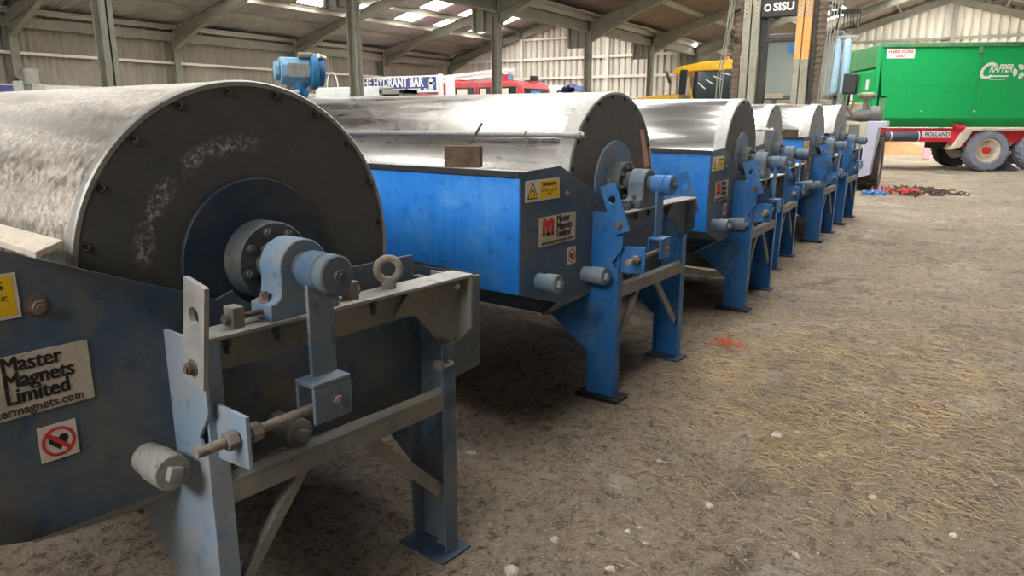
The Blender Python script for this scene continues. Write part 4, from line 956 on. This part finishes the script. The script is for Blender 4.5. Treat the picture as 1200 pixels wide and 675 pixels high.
# dust unit at the left wall
du = thing('dust_extractor', 'silver drum topped extractor with a grey box by the left wall', 'extractor', (-18.85, 9.0, 0))
MB().lathe((.18, .1, 0), (0, 0, 1), [(2.3, .17), (2.52, .17), (2.60, .19), (2.64, .18), (2.64, 0)], 24).build('silver_drum', 'rim', du, smooth=40)
MB().box(0.0, .38, 0, .3, 1.7, 2.3).build('duct_box', 'grey_dust', du, bevel=.02)
MB().box(-.38, -.04, -.05, .25, 1.6, 2.38).build('grey_box', 'cabinet', du, bevel=.01)
m = MB()
for x in (-.3, .3):
    for y in (.0, .25): m.box(x-.03, x+.03, y-.03, y+.03, 0, 1.75)
m.box(-.4, .42, -.05, .32, 1.6, 1.7); m.build('stand', 'steel_grey', du)
MB().tube([(-.52, .1, 2.46), (-.42, .1, 2.40), (-.32, .1, 2.3)], .03, 8).build('handle', 'black', du)
bd = thing('blue_drum', 'blue and white barrel at the left frame edge by the wall', 'barrel', (-20.0, 9.1, 0))
MB().lathe((0, 0, 0), (0, 0, 1), [(0, .28), (1.4, .28), (1.42, .29), (2.2, .28), (2.3, .2), (2.3, 0)], 24).build('body', 'navy', bd, smooth=40)
MB().torus((0, 0, 1.75), (0, 0, 1), .28, .03).build('white_hoop', 'white', bd)
# lamp at the end of the valley
lm_, nt_, b_ = newmat('lamp glow'); b_.inputs['Emission Color'].default_value = (1, .98, .92, 1); b_.inputs['Emission Strength'].default_value = 6
wl = thing('bulkhead_lamp', 'small round lit lamp at the far end of the valley beam', 'lamp', (-8.85, 27.2, 4.13))
MB().lathe((0, 0, 0), (0, 0, 1), [(0, .14), (.05, .14)], 20).build('lamp_base', 'steel_grey', wl); MB().lathe((0, 0, 0), (0, 0, -1), [(0, .12), (.06, .11), (.1, .06), (.11, 0)], 20).build('lamp_lens', lm_, wl)

# ------------------------------------------------------------------ ground clutter
def strands(name, mat, spots, n, label, cat, lmin=.03, lmax=.13, wid=.0013, up=.008):
    m = MB()
    for i in range(n):
        cx, cy, sx_, sy_, wgt = spots[i % len(spots)] if len(spots) < 3 else rnd.choices(spots, [q[4] for q in spots])[0]
        x, y = rnd.gauss(cx, sx_), rnd.gauss(cy, sy_)
        if y < .6: continue
        L = rnd.uniform(lmin, lmax)*(1 if y < 4 else 1.2); a = rnd.uniform(0, PI); cv = rnd.uniform(-.8, .8); w = wid*(1+.16*max(0, y-2))
        pts = []
        for k in range(4):
            pts.append((x, y, gh(x, y)+.002+abs(rnd.gauss(0, up))*(.4 if k in (0, 3) else 1))); x += cos(a)*L/3; y += sin(a)*L/3; a += cv/3
        o = len(m.v)
        for k, p in enumerate(pts):
            nx_, ny_ = -sin(a)*w, cos(a)*w
            m.v += [(p[0]-nx_, p[1]-ny_, p[2]), (p[0]+nx_, p[1]+ny_, p[2]), (p[0], p[1], p[2]+w*1.2)]
        for k in range(3):
            b = o+3*k
            m.f += [(b, b+2, b+5, b+3), (b+2, b+1, b+4, b+5), (b+1, b, b+3, b+4)]
    o = m.build(name, mat, smooth=0)
    return tag(o, label, cat, kind='stuff')
sp = [(-.55, 3.55, .28, .25, 3), (-.3, 4.0, .5, .4, 3), (-.9, 4.9, .3, .5, 2.4), (-.4, 5.2, .6, .6, 2.2), (.1, 4.7, .45, .5, 2.4), (.1, 3.4, .4, .4, 1.4), (-.2, 2.7, .5, .4, .9), (.3, 6.0, .6, .9, 2), (-.9, 3.2, .4, .5, .8), (-.5, 7.5, .9, 1.4, 1.5), (.6, 9, 1.4, 2, 1.2), (-1.1, 4.3, .12, .3, 1.2)]
strands('loose_straw', 'straw', sp, 2300, 'loose golden straw strewn over the dirt right of the machines', 'straw')
strands('trampled_straw', 'straw2', [(a, b, c_*1.3, d*1.3, w) for a, b, c_, d, w in sp]+[(-1.6, 2.6, .7, .6, 1.2), (-1.2, 2.2, .5, .4, 1.)]+[(.3, 3.2, 1., 1., 3), (.5, 5.5, 1.2, 1.5, 3)], 7500, 'grey brown trampled stalks pressed into the dirt floor', 'straw', .03, .10, .0012, .004)
def grit(name, mat, n, label, smin, smax):
    m = MB()
    for i in range(n):
        y = 1.2+abs(rnd.gauss(0, 3.2)); x = rnd.uniform(-2.2-.1*y, 1.2+.25*y)
        r_ = rnd.uniform(smin, smax)*(1+.12*y); z = gh(x, y)+r_*.2; a = rnd.uniform(0, PI)
        c, d = cos(a)*r_, sin(a)*r_; q = rnd.uniform(.6, 1)
        m.add([(x+c, y+d, z), (x-d*q, y+c*q, z), (x-c, y-d, z), (x+d*q, y-c*q, z), (x+c*.2, y+d*.1, z+r_*.7), (x, y, z-r_*.6)], [(0, 1, 4), (1, 2, 4), (2, 3, 4), (3, 0, 4), (1, 0, 5), (2, 1, 5), (3, 2, 5), (0, 3, 5)])
    return tag(m.build(name, mat, smooth=0), label, 'grit', kind='stuff')
grit('pale_grit', 'pebble', 3200, 'pale grit and chippings scattered over the dirt floor', .002, .006)
st_pos = [(-1.17, 2.23, .016), (-1.86, 2.66, .022), (-1.21, 1.97, .026), (-.86, 2.39, .010), (-.92, 2.48, .011), (-.73, 2.78, .018), (-.95, 2.43, .012), (-.91, 2.17, .016), (-.63, 3.59, .028), (-.55, 3.7, .014), (-.40, 3.49, .016), (-1.6, 2.35, .012), (-.35, 2.6, .014), (-1.05, 3.05, .010), (-.15, 3.2, .018), (-1.75, 3.0, .012), (-.45, 2.2, .015), (.15, 3.05, .016)]
for i, (x, y, r_) in enumerate(st_pos):
    bm = bmesh.new(); bmesh.ops.create_icosphere(bm, subdivisions=2, radius=1)
    for v in bm.verts:
        k = 1+.35*mnoise.noise(v.co*1.3+Vector((i*3.1, 0, 0))); v.co = Vector((v.co.x*k*r_*1.3, v.co.y*k*r_, v.co.z*k*r_*.65))
    me = bpy.data.meshes.new('stone'); bm.to_mesh(me); bm.free(); me.materials.append(M['pebble'])
    o = bpy.data.objects.new('stone', me); COL.objects.link(o); o.location = (x, y, gh(x, y)+r_*.3); o.rotation_euler.z = i
    tag(o, 'small pale stone lying loose on the dirt floor', 'stone', 'pale stones on the dirt floor')
def tangle(name, mat, c, r_, n, th, label, cat, seed, hz=.04):
    rr = random.Random(seed); m = MB()
    for k in range(n):
        p = Vector((c[0]+rr.gauss(0, r_*.5), c[1]+rr.gauss(0, r_*.5), 0)); a = rr.uniform(0, 6.28); pts = []
        for i in range(10):
            pts.append((p.x, p.y, gh(p.x, p.y)+th+rr.random()*hz)); a += rr.uniform(-.9, .9); p += Vector((cos(a), sin(a), 0))*r_*.14
        m.tube(pts, th, 5)
    return tag(m.build(name, mat, smooth=60), label, cat, kind='stuff')
tangle('orange_twine', 'twine', (-1.25, 4.91), .12, 8, .004, 'tangle of orange baler twine near the second machine far foot', 'twine', 3)
tangle('red_scrap', 'red_rag', (-1.08, 16.8), .26, 12, .018, 'red rags and strapping in the scrap heap beyond the row', 'scrap', 4, .12)
tangle('dark_twigs', 'twig', (-.75, 17.2), .55, 26, .014, 'dark twigs scattered at the right of the scrap heap', 'twigs', 5, .12)
tangle('blue_strap', 'blue_plastic', (-1.40, 16.25), .17, 7, .018, 'blue plastic strapping at the left of the scrap heap', 'scrap', 6, .1)
for x0, y0, x1, y1, lb in ((-3.4, 7.30, -1.75, 7.12, 'pale plank on the ground behind the third machine legs'), (-3.2, 11.25, -1.72, 11.05, 'pale plank on the ground just before the farthest machine')):
    tag(MB().bar((x0, y0, .055), (x1, y1, .055), .09, .07).build('timber_plank', 'plank', bevel=.006), lb, 'plank')
hp_ = MB(); nh = 26
for j in range(nh):
    for i in range(nh):
        u, v = i/(nh-1)*2-1, j/(nh-1)*2-1; q = max(0, 1-math.sqrt(u*u+v*v))
        hp_.v.append((u*2.2, v*1.1, -.02+.62*q**.8+.05*mnoise.noise((u*5, v*5, 2))*min(1, q*5)))
for j in range(nh-1):
    for i in range(nh-1): hp_.f.append((j*nh+i, j*nh+i+1, (j+1)*nh+i+1, (j+1)*nh+i))
M['tan'] = plain('tan heap', srgb(160, 122, 84), .9, 0, .25, 2, .4)
o = hp_.build('material_heap', 'tan', smooth=180); o.location = (-2.6, 35.0, 0); tag(o, 'tan heap of loose material seen under the green trailer', 'heap')
o = MB().prism([(-.16, -.2, 0), (.16, -.2, 0), (.11, -.12, .95), (-.11, -.12, .95)], (0, .3, 0)).build('barrier_block', plain('pink block', srgb(232, 176, 190), .6), bevel=.03); o.location = (-1.15, 31.5, 0); tag(o, 'pale pink barrier block left of the trailer far wheel', 'barrier')
# twine strands lying in the foreground
for pts, lb in (([(-1.36, 3.72), (-1.2, 3.5), (-1.05, 3.36), (-1.02, 3.2)], 'thin pale twine on the dirt in front of the second machine foot'), ([(-.33, 4.2), (-.45, 3.95), (-.62, 3.75), (-.7, 3.5)], 'long curved twine lying across the straw patch')):
    m = MB().tube([(x, y, gh(x, y)+.008) for x, y in pts], .003, 6); tag(m.build('twine_strand', 'straw2'), lb, 'twine')

# ------------------------------------------------------------------ light
wd = bpy.data.worlds.new('sky'); sc.world = wd; wd.use_nodes = True
bg = wd.node_tree.nodes['Background']; bg.inputs['Color'].default_value = (1., .985, .96, 1); bg.inputs['Strength'].default_value = 7.0
def portal(name, loc, rot, sx, sy):
    l = bpy.data.lights.new(name, 'AREA'); l.shape = 'RECTANGLE'; l.size = sx; l.size_y = sy; l.cycles.is_portal = True
    o = bpy.data.objects.new(name, l); COL.objects.link(o); o.location = loc; o.rotation_euler = rot
portal('sky_opening', ((XL+.2)/2, Y0-.05, 5.4), (rad(90), 0, 0), .2-XL, 2.4)
portal('side_opening', (XR+.2, 32, 2.1), (0, rad(90), 0), 4.2, 10)
sc.cycles.max_bounces = 8; sc.cycles.diffuse_bounces = 5; sc.cycles.glossy_bounces = 4; sc.cycles.transparent_max_bounces = 12
sc.cycles.use_denoising = True
sc.cycles.sample_clamp_indirect = 6
vs = sc.view_settings; vs.view_transform = 'Standard'; vs.look = 'None'; vs.gamma = 1; vs.use_curve_mapping = False; vs.exposure = 1.65
